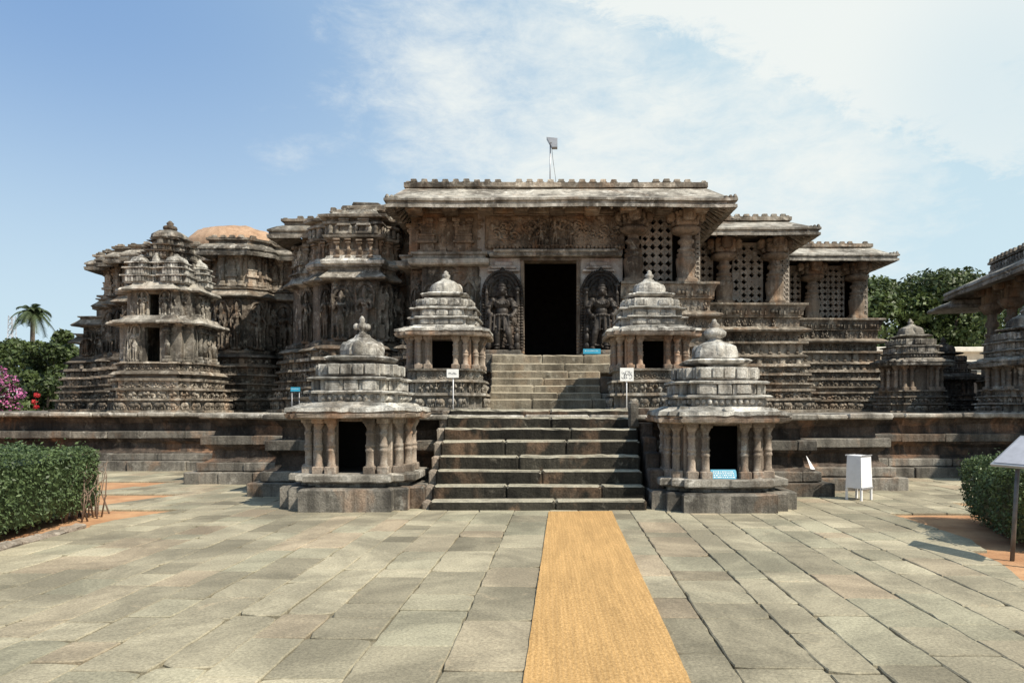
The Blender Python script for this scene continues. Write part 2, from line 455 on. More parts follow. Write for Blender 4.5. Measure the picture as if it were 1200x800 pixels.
def plain(name, col, rough=.6, var=.15, metal=0.0, scale=6):
    m, t, b = nodes(name)
    pos = N(t, 'ShaderNodeNewGeometry').outputs['Position']
    k = ramp(t, noise(t, pos, scale, 6, .65), .3, .7, 1 - var, 1 + var)
    c = mixc(t, 1.0, (*col, 1), (1, 1, 1), 'MULTIPLY'); t.links.new(k, c.node.inputs[7])
    t.links.new(c, b.inputs['Base Color']); b.inputs['Roughness'].default_value = rough; b.inputs['Metallic'].default_value = metal
    return m
def leafmat(name, a, b_, trans=.35):
    m, t, b = nodes(name)
    at = N(t, 'ShaderNodeAttribute', attribute_name='tint').outputs['Fac']
    c = mixc(t, at, a, b_)
    t.links.new(c, b.inputs['Base Color']); b.inputs['Roughness'].default_value = .5; b.inputs['Specular IOR Level'].default_value = .35
    tr = N(t, 'ShaderNodeBsdfTranslucent'); t.links.new(c, tr.inputs['Color'])
    mx = N(t, 'ShaderNodeMixShader'); mx.inputs[0].default_value = trans
    out = [n for n in t.nodes if n.type == 'OUTPUT_MATERIAL'][0]
    t.links.new(b.outputs[0], mx.inputs[1]); t.links.new(tr.outputs[0], mx.inputs[2]); t.links.new(mx.outputs[0], out.inputs[0])
    return m
M = {}
M['dark'] = stone('dark_carved_stone', (.060, .048, .037), (.225, .178, .132), (.46, .395, .31), (.32, .175, .085), .45, (.52, .68), (.36, .62), carve=.9, bump=.6, streak=.45, soot_shade=.3, val=.97)
M['base'] = stone('frieze_stone', (.09, .073, .055), (.32, .262, .195), (.54, .475, .38), (.36, .20, .095), .4, (.48, .66), (.34, .6), carve=.45, bump=.55, streak=.4, soot_shade=.25)
M['warm'] = stone('warm_pillar_stone', (.10, .07, .047), (.33, .245, .17), (.50, .43, .34), (.40, .21, .095), .6, (.52, .7), (.32, .58), bump=.5, streak=.45, sat=.85)
M['pale'] = stone('pale_weathered_stone', (.15, .13, .105), (.56, .525, .455), (.74, .71, .64), (.36, .27, .18), .3, (.46, .66), (.36, .58), bump=.85, streak=.6, tintamt=.4, soot_shade=.35, sat=.8, val=.98)
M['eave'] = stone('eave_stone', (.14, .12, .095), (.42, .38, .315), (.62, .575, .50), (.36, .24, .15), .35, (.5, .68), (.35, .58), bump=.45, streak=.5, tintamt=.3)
M['tower'] = stone('tower_stone', (.08, .068, .055), (.31, .275, .22), (.55, .505, .43), (.32, .2, .1), .3, (.48, .68), (.36, .6), carve=.2, bump=.6, streak=.5, tintamt=.35)
M['jamb'] = stone('pinkish_jamb_stone', (.30, .235, .19), (.54, .47, .41), (.64, .59, .53), (.48, .30, .24), .7, (.5, .7), (.3, .55), bump=.3, streak=.35, tintamt=.25)
M['statue'] = stone('black_polished_stone', (.026, .021, .018), (.085, .070, .058), (.19, .16, .135), None, 0, (.6, .75), (.4, .65), carve=.5, bump=.35, streak=.2, rough=.45, tintamt=.2)
M['statueback'] = stone('dark_stele_stone', (.030, .024, .020), (.12, .094, .073), (.24, .195, .155), (.17, .095, .055), .5, (.58, .72), (.4, .65), carve=1, bump=.6, streak=.3, rough=.6, tintamt=.2)
M['plat'] = stone('platform_stone', (.10, .088, .073), (.27, .24, .195), (.42, .385, .325), (.33, .185, .095), .55, (.54, .72), (.36, .62), bump=.6, streak=.5, tintamt=.45)
M['platcore'] = stone('platform_infill_stone', (.035, .029, .024), (.13, .095, .07), (.25, .2, .15), (.26, .13, .06), .8, (.56, .72), (.36, .62), bump=.8, streak=.5, tintamt=.4, carve=.6)
M['step'] = stone('stair_stone', (.020, .018, .013), (.062, .054, .038), (.22, .195, .145), (.36, .20, .10), .55, (.57, .72), (.38, .62), bump=1.0, streak=.5, tintamt=.45, soot_shade=.3, sunlit_tread=(.42, .385, .30))
M['stepup'] = stone('worn_sunlit_stair_stone', (.14, .115, .078), (.29, .245, .172), (.42, .375, .285), (.36, .24, .13), .4, (.52, .7), (.34, .58), bump=.6, streak=.4, tintamt=.3, sunlit_tread=(.40, .35, .265))
M['shcol'] = stone('shrine_column_stone', (.15, .11, .08), (.36, .28, .21), (.48, .43, .36), (.40, .20, .09), .75, (.52, .7), (.3, .56), bump=.4, streak=.5, tintamt=.3)
M['lattice'] = stone('lattice_stone', (.17, .14, .11), (.34, .29, .235), (.43, .385, .33), (.34, .22, .13), .35, (.5, .7), (.3, .56), bump=.3, streak=.3, tintamt=.2)
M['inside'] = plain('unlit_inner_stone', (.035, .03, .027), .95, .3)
M['print'] = plain('grey_printed_panel', (.40, .40, .44), .5, .12)
M['soot_shade'] = plain('shade_black_lining', (.012, .011, .010), .95, .3)  # doorway shade put into the colour of the shrine lining
M['dome'] = stone('brown_plaster', (.36, .23, .15), (.47, .32, .22), (.53, .38, .27), None, 0, sat=1.05, lfac=(.5, .75), dfac=(.35, .6), bump=.3, streak=.25, tintamt=.1)
M['granite'] = stone('speckled_granite', (.22, .17, .125), (.36, .30, .235), (.46, .40, .33), (.45, .28, .18), .3, (.5, .7), (.3, .6), bump=.4, streak=.3, tintamt=.2)
M['white'] = plain('white_paint', (.80, .79, .80), .5, .06)
M['paper'] = plain('white_sign_sheet', (.78, .77, .74), .6, .05)
M['ink'] = plain('dark_ink', (.06, .06, .07), .7, .1)
M['blue'] = plain('blue_enamel', (.03, .26, .40), .4, .08)
M['metal'] = plain('grey_metal', (.38, .38, .40), .45, .12, .6)
M['darkmetal'] = plain('dark_weathered_metal', (.13, .12, .11), .55, .3, .3)
M['trunk'] = plain('bark', (.13, .095, .07), .9, .45, 0, 9)
M['twig'] = plain('dry_twigs', (.20, .145, .11), .9, .3, 0, 9)
M['tree'] = leafmat('tree_leaves', (.016, .026, .009), (.115, .155, .045), .25)
M['hedge'] = leafmat('hedge_leaves', (.025, .042, .015), (.13, .185, .075), .25)
M['palm'] = leafmat('palm_fronds', (.03, .05, .02), (.10, .13, .06), .25)
M['pink'] = leafmat('bougainvillea_bracts', (.50, .10, .30), (.75, .28, .55), .35)
M['red'] = leafmat('red_petals', (.45, .02, .03), (.6, .05, .05), .3)
M['cream'] = plain('cream_plaster', (.62, .53, .42), .9, .15, 0, 2)
M['tile'] = plain('roof_coping', (.68, .62, .53), .9, .15, 0, 2)
# ================================================================== GROUND
SUN_EL, SUN_AZ = math.radians(50), math.radians(127)     # azimuth clockwise from +Y
g = MB(); V = []; 
box(g, -260, 260, -60, 460, -.6, -.035, .5)
soil_m, t, b = nodes('orange_sandy_soil')
pos = N(t, 'ShaderNodeNewGeometry').outputs['Position']
c = mixc(t, ramp(t, noise(t, pos, 1.3, 8, .65), .35, .65), (.36, .18, .085), (.50, .29, .15))
c = mixc(t, mathn(t, 'MULTIPLY', ramp(t, noise(t, pos, 7, 8, .75), .5, .68), .5), c, (.24, .13, .07))
gr = mixc(t, ramp(t, noise(t, pos, .6, 6, .6), .4, .6), (.10, .11, .04), (.22, .17, .09))
sx = N(t, 'ShaderNodeSeparateXYZ'); t.links.new(pos, sx.inputs[0])
c = mixc(t, ramp(t, sx.outputs[1], 26, 34), c, gr)
t.links.new(c, b.inputs['Base Color']); b.inputs['Roughness'].default_value = 1
bn = N(t, 'ShaderNodeBump'); bn.inputs['Strength'].default_value = .7; bn.inputs['Distance'].default_value = .02
t.links.new(noise(t, pos, 30, 6, .7), bn.inputs['Height']); t.links.new(bn.outputs[0], b.inputs['Normal'])
setting('ground', g, soil_m)

def paving_mat():
    m, t, b = nodes('flagstone')
    pos = N(t, 'ShaderNodeNewGeometry').outputs['Position']
    at = N(t, 'ShaderNodeAttribute', attribute_name='tint').outputs['Fac']
    c = mixc(t, ramp(t, at, 0, 1), (.205, .180, .126), (.372, .328, .232))
    hue = ramp(t, mathn(t, 'FRACT', mathn(t, 'MULTIPLY', at, 17.3), 0), .6, .95)
    c = mixc(t, mathn(t, 'MULTIPLY', hue, .6), c, (.285, .268, .19))
    hue2 = ramp(t, mathn(t, 'FRACT', mathn(t, 'MULTIPLY', at, 41.7), 0), .82, .97)
    c = mixc(t, mathn(t, 'MULTIPLY', hue2, .5), c, (.34, .25, .17))
    st = ramp(t, noise(t, pos, .8, 8, .68, .6), .36, .66, .68, 1.2)
    c = mixc(t, 1.0, c, (1, 1, 1), 'MULTIPLY'); t.links.new(st, c.node.inputs[7])
    wr = mathn(t, 'MULTIPLY', ramp(t, noise(t, pos, 2.1, 7, .7, .8), .60, .72), .55)
    c = mixc(t, wr, c, (.42, .33, .22))
    dk = mathn(t, 'MULTIPLY', ramp(t, noise(t, pos, 5.5, 7, .75), .60, .74), .5)
    c = mixc(t, dk, c, (.13, .12, .085))
    sp = ramp(t, noise(t, pos, 42, 6, .8), .30, .70, .66, 1.3)
    c = mixc(t, 1.0, c, (1, 1, 1), 'MULTIPLY'); t.links.new(sp, c.node.inputs[7])
    t.links.new(c, b.inputs['Base Color']); b.inputs['Roughness'].default_value = .85; b.inputs['Specular IOR Level'].default_value = .3
    bn = N(t, 'ShaderNodeBump'); bn.inputs['Strength'].default_value = .55; bn.inputs['Distance'].default_value = .02
    t.links.new(mathn(t, 'ADD', noise(t, pos, 6, 8, .7), mathn(t, 'MULTIPLY', noise(t, pos, 45, 5, .7), .4)), bn.inputs['Height'])
    t.links.new(bn.outputs[0], b.inputs['Normal'])
    return m
M['flag'] = paving_mat()
def lb(y):   # left limit of the paving (ragged rows against the soil)
    if y < 10.2: return -6.15 - .02 * y
    if y < 11.85: return -6.62 + (y - 10.2) / 1.65 * .68
    if y < 12.4: return -7.9
    if y < 14.0: return -7.55 + (y - 12.4) / 1.6 * .6
    if y < 14.6: return -9.1
    if y < 16.4: return -8.9 + (y - 14.6) / 1.8 * .6
    return -12.5
def rb(y):
    if y < 9.2: return 4.56 + (y - 6.9) * .365
    if y < 11.4: return 5.42
    if y < 11.8: return 7.6
    if y < 12.7: return 7.1
    return 14.0
YBL, YBR = (10.2, 11.85, 12.4, 14.0, 14.6, 16.4), (9.2, 11.4, 11.8, 12.7)
pv = MB(); pv.add([(-5.95, 1, -.024), (4.4, 1, -.024), (4.9, 13.6, -.024), (-5.95, 13.6, -.024)], Q=[(0, 1, 2, 3)], tint=.0); rot = math.radians(-1.2)
x = -15.0
while x < 16:
    w = rng.uniform(.34, .60); y = 2.0 + rng.uniform(0, 1.2); skew = 0.0
    while y < 19.6:
        ln = rng.choice([rng.uniform(.35, .65), rng.uniform(.6, 1.2)]); 
        for bd in (YBL if x < -5 else YBR if x > 4.2 else ()):
            bl = bd - (x + w / 2) * math.sin(rot)
            if y + .02 < bl < y + ln + .25: ln = bl - y; break
        g0 = rng.uniform(.001, .006); g1 = rng.uniform(.001, .008)
        pts = [[x + g0, y + g1], [x + w - g0, y + g1], [x + w - g0, y + ln - g1], [x + g0, y + ln - g1]]
        pts = np.array(pts) + rng.uniform(-.006, .006, (4, 2)); pts[:, 0] += skew * (pts[:, 1] - 10) * .6
        c_, s_ = math.cos(rot), math.sin(rot)
        Q2 = np.stack([pts[:, 0] * c_ - (pts[:, 1]) * s_, pts[:, 0] * s_ + pts[:, 1] * c_], 1)
        ok = True
        c0 = Q2.mean(0)
        if c0[0] + w / 2 < lb(c0[1]) or c0[0] - w / 2 > rb(c0[1]): ok = False
        for q in Q2:
            qy = c0[1] + (q[1] - c0[1]) * .94; q[0] = min(max(q[0], lb(qy)), rb(qy))
        if Q2[:, 0].max() - Q2[:, 0].min() < .12 or abs(Q2[1, 0] - Q2[0, 0]) + abs(Q2[2, 0] - Q2[3, 0]) < .25: ok = False
        if ok and abs(Q2[:, 0].mean()) < 18:
            ctr = Q2.mean(0); zt = rng.uniform(-.004, .004, 4) * .8 + rng.uniform(-.003, .003)
            # subdivided outline with rough edges
            out = []; zz = []
            for i in range(4):
                a, b2 = Q2[i], Q2[(i + 1) % 4]; k = max(2, int(np.linalg.norm(b2 - a) / .12))
                for q in range(k):
                    tt = q / k; out.append(a + (b2 - a) * tt + (rng.normal(0, .0045, 2) if q else (rng.uniform(.0, .02) if rng.random() < .75 else rng.uniform(.03, .12)) * (ctr - a))); zz.append(zt[i] * (1 - tt) + zt[(i + 1) % 4] * tt)
            out = np.array(out); zz = np.array(zz); n = len(out)
            inn = ctr + (out - ctr) * (1 - .011 / np.maximum(.12, np.linalg.norm(out - ctr, axis=1)))[:, None]
            low = np.concatenate([out, np.full((n, 1), -.05)], 1); mid = np.concatenate([out, (zz - .008)[:, None]], 1); top = np.concatenate([inn, zz[:, None]], 1)
            Vv = np.concatenate([low, mid, top, [[ctr[0], ctr[1], zt.mean()]]])
            Q = [(r * n + i, r * n + (i + 1) % n, r * n + n + (i + 1) % n, r * n + n + i) for r in (0, 1) for i in range(n)]
            T = [(3 * n, 2 * n + i, 2 * n + (i + 1) % n) for i in range(n)]
            pv.add(Vv, Q=Q, T=T, tint=float(np.clip(rng.normal(.58, .22), 0, 1) if rng.random() > .07 else rng.uniform(0, .15)))
        y += ln
    x += w
setting('pavement', pv, M['flag'])

# coir carpet
cm, t, b = nodes('orange_coir')
pos = N(t, 'ShaderNodeNewGeometry').outputs['Position']
wv = N(t, 'ShaderNodeTexWave', wave_type='BANDS', bands_direction='X'); wv.inputs['Scale'].default_value = 9; wv.inputs['Distortion'].default_value = 1.2; wv.inputs['Detail'].default_value = 3
mp = mapping(t, pos, (1, .05, 1)); t.links.new(mp, wv.inputs['Vector'])
n1 = noise(t, mapping(t, pos, (1, .5, 1)), 60, 6, .85); n2 = noise(t, mapping(t, pos, (1, .35, 1)), 3, 5, .6)
c = mixc(t, ramp(t, wv.outputs['Fac'], 0, 1, 0, .35), (.42, .255, .105), (.50, .32, .15))
k = mathn(t, 'MULTIPLY', ramp(t, n1, .3, .7, .62, 1.34), mathn(t, 'MULTIPLY', ramp(t, n2, .3, .7, .92, 1.06), ramp(t, noise(t, mapping(t, pos, (1, .06, 1)), 22, 3, .6), .3, .7, .88, 1.1)))
c = mixc(t, 1.0, c, (1, 1, 1), 'MULTIPLY'); t.links.new(k, c.node.inputs[7])
t.links.new(c, b.inputs['Base Color']); b.inputs['Roughness'].default_value = 1; b.inputs['Specular IOR Level'].default_value = .1
bn = N(t, 'ShaderNodeBump'); bn.inputs['Strength'].default_value = .8; bn.inputs['Distance'].default_value = .006
t.links.new(n1, bn.inputs['Height']); t.links.new(bn.outputs[0], b.inputs['Normal'])
M['coir'] = cm
mb = MB(); ny, nx = 90, 10
ys = np.linspace(2.2, 11.52, ny); V = []
for yy in ys:
    a = .04 + (yy - 11.5) * (.178 / 7.15); bb = 1.045 + (yy - 11.5) * (.178 / 7.15)
    e0, e1 = rng.normal(0, .0014, 2)
    for u in np.linspace(0, 1, nx): V.append((a + e0 + (bb - a + e1 - e0) * u, yy, .017 + .004 * math.sin(yy * 2.1 + u * 2)))
V = np.array(V); I = np.arange(ny * nx).reshape(ny, nx)
Q = np.stack([I[:-1, :-1], I[:-1, 1:], I[1:, 1:], I[1:, :-1]], -1).reshape(-1, 4); mb.add(V, Q=Q)
W = V.copy(); W[:, 2] = -.004; edge = np.concatenate([I[0], I[1:, -1], I[-1, ::-1][1:], I[::-1, 0][1:-1]])
mb.add(np.concatenate([V[edge], W[edge]]), Q=[(i, (i + 1) % len(edge), len(edge) + (i + 1) % len(edge), len(edge) + i) for i in range(len(edge))])
single('carpet', mb, M['coir'], 'long orange coir carpet laid on the flagstones up to the stairs', 'carpet', (.5, 7, 0))

# ================================================================== PLATFORM
PL = [(-46, 19.4), (-7.5, 19.4), (-7.5, 16.1), (-5.2, 16.1), (-5.2, 13.85), (5.0, 13.85), (5.0, 14.9), (6.9, 14.9), (6.9, 17.5), (46, 17.5)]
plat = thing('temple_platform', 'long low stone platform in worn stepped courses carrying the whole temple', 'platform', (0, 20, 0))
def course(mb, line, off, z0, z1, depth, blk, jz=.008, gap=.006, jo=.015, c=.015, clip=24):
    L, E, Nn, Mm = mitre(line, False)
    for i in range(len(E)):
        if Nn[i][1] > .3: continue
        a = L[i] + Mm[i] * off; b = L[i + 1] + Mm[i + 1] * off
        if abs(Nn[i][0]) > .5:        # side faces start behind the front block
            if Nn[i][0] > 0: a = a + E[i] * depth
            else: b = b - E[i] * depth
        ln = float((b - a) @ E[i]); s = 0
        while s < ln - .05:
            l = min(blk * rng.uniform(.6, 1.4), ln - s)
            if ln - s - l < .3: l = ln - s
            p = a + E[i] * s; q = a + E[i] * (s + l)
            if max(abs(p[0]), abs(q[0])) < clip or True:
                if abs(p[0]) < clip or abs(q[0]) < clip:
                    o = rng.uniform(-jo, jo); dz0, dz1 = rng.uniform(-jz, jz, 2)
                    ang = math.atan2(E[i][1], E[i][0])
                    mb.at(p[0], p[1], 0, ang); cbox(mb, gap, l - gap, -o, depth, z0 + abs(dz0) * .3, z1 + dz1, c=c, j=.009, seg=.3)
                    mb.at()
            s += l
mb = MB(); course(mb, PL, .38, -.04, .25, .6, 1.2, jo=.035); part('base_course', mb, M['plat'], plat)
mb = MB(); course(mb, PL, .20, .262, .45, .5, 1.1, jo=.04); part('base_course', mb, M['plat'], plat)
mb = MB(); course(mb, PL, .13, .84, 1.03, .5, 1.5, jo=.02); part('band_course', mb, M['plat'], plat)
mb = MB(); course(mb, PL, .17, 1.41, 1.53, .9, 1.6, jz=.012, jo=.03, c=.03); part('cap_course', mb, M['eave'], plat)
mb = MB(); sweep(mb, PL, [(.12, .2), (.10, .46), (-.03, .52), (-.06, .72), (.06, .82), (.06, .86), (0, 1.0), (-.1, 1.06), (-.12, 1.25), (-.02, 1.38), (.05, 1.45)], seg=.22, j=.03, freq=4, block=.8)
part('infill_course', mb, M['platcore'], plat)
mb = MB()
for k, (x0, x1, y0, y1) in enumerate([(-46, 46, 20.1, 42), (-7.3, 6.7, 16.9, 20.3), (-46, -7.2, 19.6, 20.4), (6.6, 46, 17.7, 20.4), (-5.0, 4.8, 14.1, 17.2), (-7.3, 5.2, 16.3, 17), (4.6, 6.7, 15.1, 17)]):
    box(mb, x0, x1, y0, y1, .1, 1.512 - .002 * k)
part('floor', mb, M['plat'], plat)

# ================================================================== STAIRS
def stairs(name, label, specs, mat, blk, side=None):
    o = thing(name, label, 'staircase', ((specs[0][0] + specs[0][1]) / 2, specs[0][2], specs[0][4]))
    for (x0, x1, y0, y1, z0, z1) in specs:
        mb = MB(); s = x0
        while s < x1 - .02:
            l = min(rng.uniform(.6, 1.5) * blk, x1 - s)
            if x1 - s - l < .3: l = x1 - s
            jy, jz = rng.uniform(-.014, .014), rng.uniform(-.008, .004)
            n0 = len(mb.v); cbox(mb, s + .0015, s + l - .0015, y0 + jy, y1, z0, z1 + jz, c=.03, j=.013, seg=.13)
            s += l
        part('step', mb, mat, o)
    return o
zt = [.15, .364, .592, .824, 1.064, 1.284, 1.49, 1.63]
sp = [(-1.89 + .004 * i, 1.62 + .012 * i, 11.72 + .31 * i, 14.4, (-.03 if i == 0 else zt[i - 1] - .06), zt[i]) for i in range(8)]
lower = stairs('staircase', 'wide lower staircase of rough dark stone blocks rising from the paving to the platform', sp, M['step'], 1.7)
mb = MB(); 
for (x0, x1) in ((-1.95, -.7), (-.7, .6), (.6, 1.95)): cbox(mb, x0 + .004, x1 - .004, 14.42, 17.7, 1.2, 1.62, c=.02, j=.006, seg=.4)
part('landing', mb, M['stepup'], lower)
mb = MB()
for i in range(8): cbox(mb, -2.03, sp[i][0] - .003, 11.85 + .31 * i, 14.42, (-.04 if i == 0 else zt[i - 1] - .1), zt[i] - .02, c=.03, j=.012, seg=.15)
V = None if 1 else np.array([(x, y, z) for x in (-2.02, -1.915) for y, z in ((12.2, -.05), (12.2, .75), (12.9, 1.2), (13.5, 1.62), (14.45, 1.62), (14.45, -.05))]); 
if V is not None: mb.add(V, Q=[(0, 1, 7, 6), (1, 2, 8, 7), (2, 3, 9, 8), (3, 4, 10, 9), (0, 5, 2, 1), (5, 4, 3, 2), (6, 7, 8, 11), (8, 9, 10, 11)])
part('cheek_wall', mb, M['granite'], lower)
mb = MB()
for k in range(5):
    y = 12.15 + k * .42; cbox(mb, 1.74, 1.98, y, y + .41, -.03, .62 + k * .255, c=.02, j=.008, seg=.25)
part('cheek_wall', mb, M['platcore'], lower)
mb = MB(); cbox(mb, 1.52, 1.70, 13.3, 13.5, 1.28, 1.78, c=.04, j=.012, seg=.12); part('post_stump', mb, M['plat'], lower)
zu = [PZ(467.5, 17.8), PZ(459.5, 18.15), PZ(451, 18.5), PZ(442.5, 18.85), PZ(434.6, 19.2), PZ(425.6, 19.5), PZ(415.5, 19.8)]
xu = [(-1.58, 2.0), (-1.42, 1.38), (-1.42, 1.38), (-1.43, 1.4), (-1.45, 1.42), (-1.5, 1.72), (-1.5, 1.85)]
su = [(xu[i][0], xu[i][1], 17.8 + .335 * i, 20.7, (1.55 if i == 0 else zu[i - 1] - .05), zu[i]) for i in range(7)]
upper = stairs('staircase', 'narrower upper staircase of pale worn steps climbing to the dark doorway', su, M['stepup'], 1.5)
mb = MB(); cbox(mb, 1.39, 2.02, 18.2, 20, 1.8, 2.02, c=.02, seg=.3); cbox(mb, 1.39, 1.86, 18.5, 20, 2.03, 2.45, c=.03, seg=.2)
part('cheek_wall', mb, M['plat'], upper)

# ================================================================== SMALL SHRINES
COLP = [(1.05, 0), (1.05, .1), (.86, .12), (.86, .16), (.76, .17), (.76, .38), (.92, .40), (.92, .43), (.80, .44), (.80, .47), (.92, .48), (.92, .51), (.74, .53), (.74, .68), (.88, .70), (.88, .73), (.68, .75), (.68, .8), (.9, .84), (1.1, .87), (1.1, .9)]
def column(x, y, z0, h, r, mat, parent, name='column'):
    mb = MB(); lathe(mb, x, y, [(r * a, z0 + h * q) for a, q in COLP], 12, j=.004, tint=rng.uniform(.2, .8))
    cbox(mb, x - r * 1.15, x + r * 1.15, y - r * 1.15, y + r * 1.15, z0 - .01, z0 + h * .13, c=.015, j=.004)
    cbox(mb, x - r * 1.2, x + r * 1.2, y - r * 1.2, y + r * 1.2, z0 + h * .89, z0 + h + .01, c=.015, j=.004)
    return part(name, mb, mat, parent)
def roof_tiers(root, cx, cy, z, W, D, k, mat, finial, sq=3.2, cush=False):
    """stack of block courses, eaves, ribbed dome and finial; k scales it"""
    def plan(w, s=.19, n=1): return stepped(cx, cy, w * W, w * D, s * k * W / 2, n)
    def P3(w, z0, z1, lip=0.0): return plan(w)
    lev = [(.775, .01, .13, BEAD, .10), (.735, .19, .36, RIB, .085), (.675, .45, .635, BLK, .2)]
    if cush: lev = [(.775, .01, .15, CUSH, .36), (.735, .20, .37, CUSH, .33), (.66, .46, .63, CUSH, .30)]
    for i, (w, a, b, T, spc) in enumerate(lev):
        mb = MB(); p = plan(w)
        sweep(mb, p, [(-.05, z + a * k - .02), (-.04, z + a * k), (-.04, z + b * k)], True, seg=.2, j=.006, cap=True)
        row(mb, T, p, True, -.06, z + a * k, (b - a) * k * .96, spc * k, .075 if T is not RIB else .06, margin=.02, fill=1.0 if T is not BLK else .93, smooth=T is BEAD, skip=.06)
        if T is RIB: row(mb, BLK, p, True, -.06, z + a * k, (b - a) * k * .97, .34 * k, .085, margin=.02, fill=.8, smooth=False, skip=.25)
        if i < 2: sweep(mb, p, [(-.08, z + b * k), (.045, z + b * k + .004), (.055, z + (b + .03) * k), (.02, z + (b + .05) * k), (-.12, z + (b + .055) * k)], True, seg=.2, j=.01, cap=True)
        part('roof_tier', mb, mat, root)
    mb = MB(); p = stepped(cx, cy, .43 * W, .43 * D, .08 * k, 2)
    sweep(mb, p, [(-.1, z + .62 * k), (-.08, z + .68 * k), (.10, z + .71 * k), (.13, z + .75 * k), (.08, z + .78 * k), (-.06, z + .79 * k)], True, seg=.15, j=.012, cap=True)
    part('roof_slab', mb, mat, root)
    mb = MB(); zz = z + .78 * k; r = .185 * W
    lathe(mb, cx, cy, [(r * .8, zz), (r * 1.02, zz + .03 * k), (r * 1.0, zz + .12 * k), (r * .9, zz + .22 * k), (r * .62, zz + .29 * k), (r * .40, zz + .33 * k), (r * .30, zz + .38 * k)], 8 if finial == 'cross' else 24, sq=2 if finial == 'cross' else sq, lobes=0 if finial == 'cross' else 8, la=.05, j=.024, rz=math.pi / 8 if finial == 'cross' else 0, smooth=False)
    for q in range(4):
        a = q * math.pi / 2 - math.pi / 2; ell(mb, (cx + r * .80 * math.cos(a), cy + r * .80 * math.sin(a), zz + .12 * k), (.10 * k, .10 * k, .15 * k), 10, 7)
    part('dome', mb, mat, root)
    mb = MB(); zz = z + 1.13 * k
    if finial == 'cross':
        lathe(mb, cx, cy, [(.12 * k, zz), (.07 * k, zz + .06 * k), (.05 * k, zz + .1 * k), (.09 * k, zz + .14 * k), (.09 * k, zz + .2 * k), (.04 * k, zz + .25 * k), (.055 * k, zz + .3 * k), (.02 * k, zz + .36 * k)], 10, j=.01)
        ell(mb, (cx - .1 * k, cy, zz + .18 * k), (.06 * k,) * 3); ell(mb, (cx + .1 * k, cy - .02, zz + .17 * k), (.06 * k,) * 3)
    elif finial == 'pot':
        lathe(mb, cx, cy, [(.13 * k, zz), (.1 * k, zz + .03 * k), (.2 * k, zz + .08 * k), (.21 * k, zz + .14 * k), (.14 * k, zz + .2 * k), (.07 * k, zz + .22 * k), (.1 * k, zz + .26 * k), (.05 * k, zz + .31 * k), (.03 * k, zz + .36 * k)], 12, j=.008)
    else:
        lathe(mb, cx, cy, [(.1 * k, zz), (.07 * k, zz + .05 * k), (.1 * k, zz + .09 * k), (.1 * k, zz + .13 * k), (.05 * k, zz + .17 * k), (.06 * k, zz + .2 * k), (.01, zz + .24 * k)], 10, j=.01)
    part('finial', mb, mat, root)
def eave_slab(root, cx, cy, z, W, D, over, k, mat, drop=.07):
    mb = MB(); p = stepped(cx, cy, W, D, .15 * k, 2)
    sweep(mb, p, [(-.5 * k, z + .0), (.0, z - .01), (over * .5, z - drop * .5), (over * .92, z - drop - .02), (over + .02, z - drop), (over + .035, z - drop + .055), (over + .0, z - drop + .06), (over + .01, z - drop + .10), (-.1, z + .04)], True, seg=.13, j=.014, freq=3.5, cap=True, capbot=True, block=.5)
    part('eave', mb, M['shcol'] if mat is M['pale'] else mat, root)
    mb = MB(); sweep(mb, p, [(over - .03, z - drop + .095), (over + .03, z - drop + .10), (over + .02, z - drop + .155), (over * .8, z + .10), (.1, z + .125 * k), (.08, z + .155 * k), (-.02, z + .17 * k), (-.1, z + .175 * k)], True, seg=.12, j=.02, freq=4.5, cap=True, block=.5)
    for (q, tt, nn, pp) in along(p, True, over * .6, .8, .1):
        if rng.random() < .6: cbox(mb, q[0] - .1, q[0] + .1, q[1] - .07, q[1] + .07, z + .06, z + .15, c=.03, j=.015, seg=.08)
    part('roof_slab', mb, mat, root)
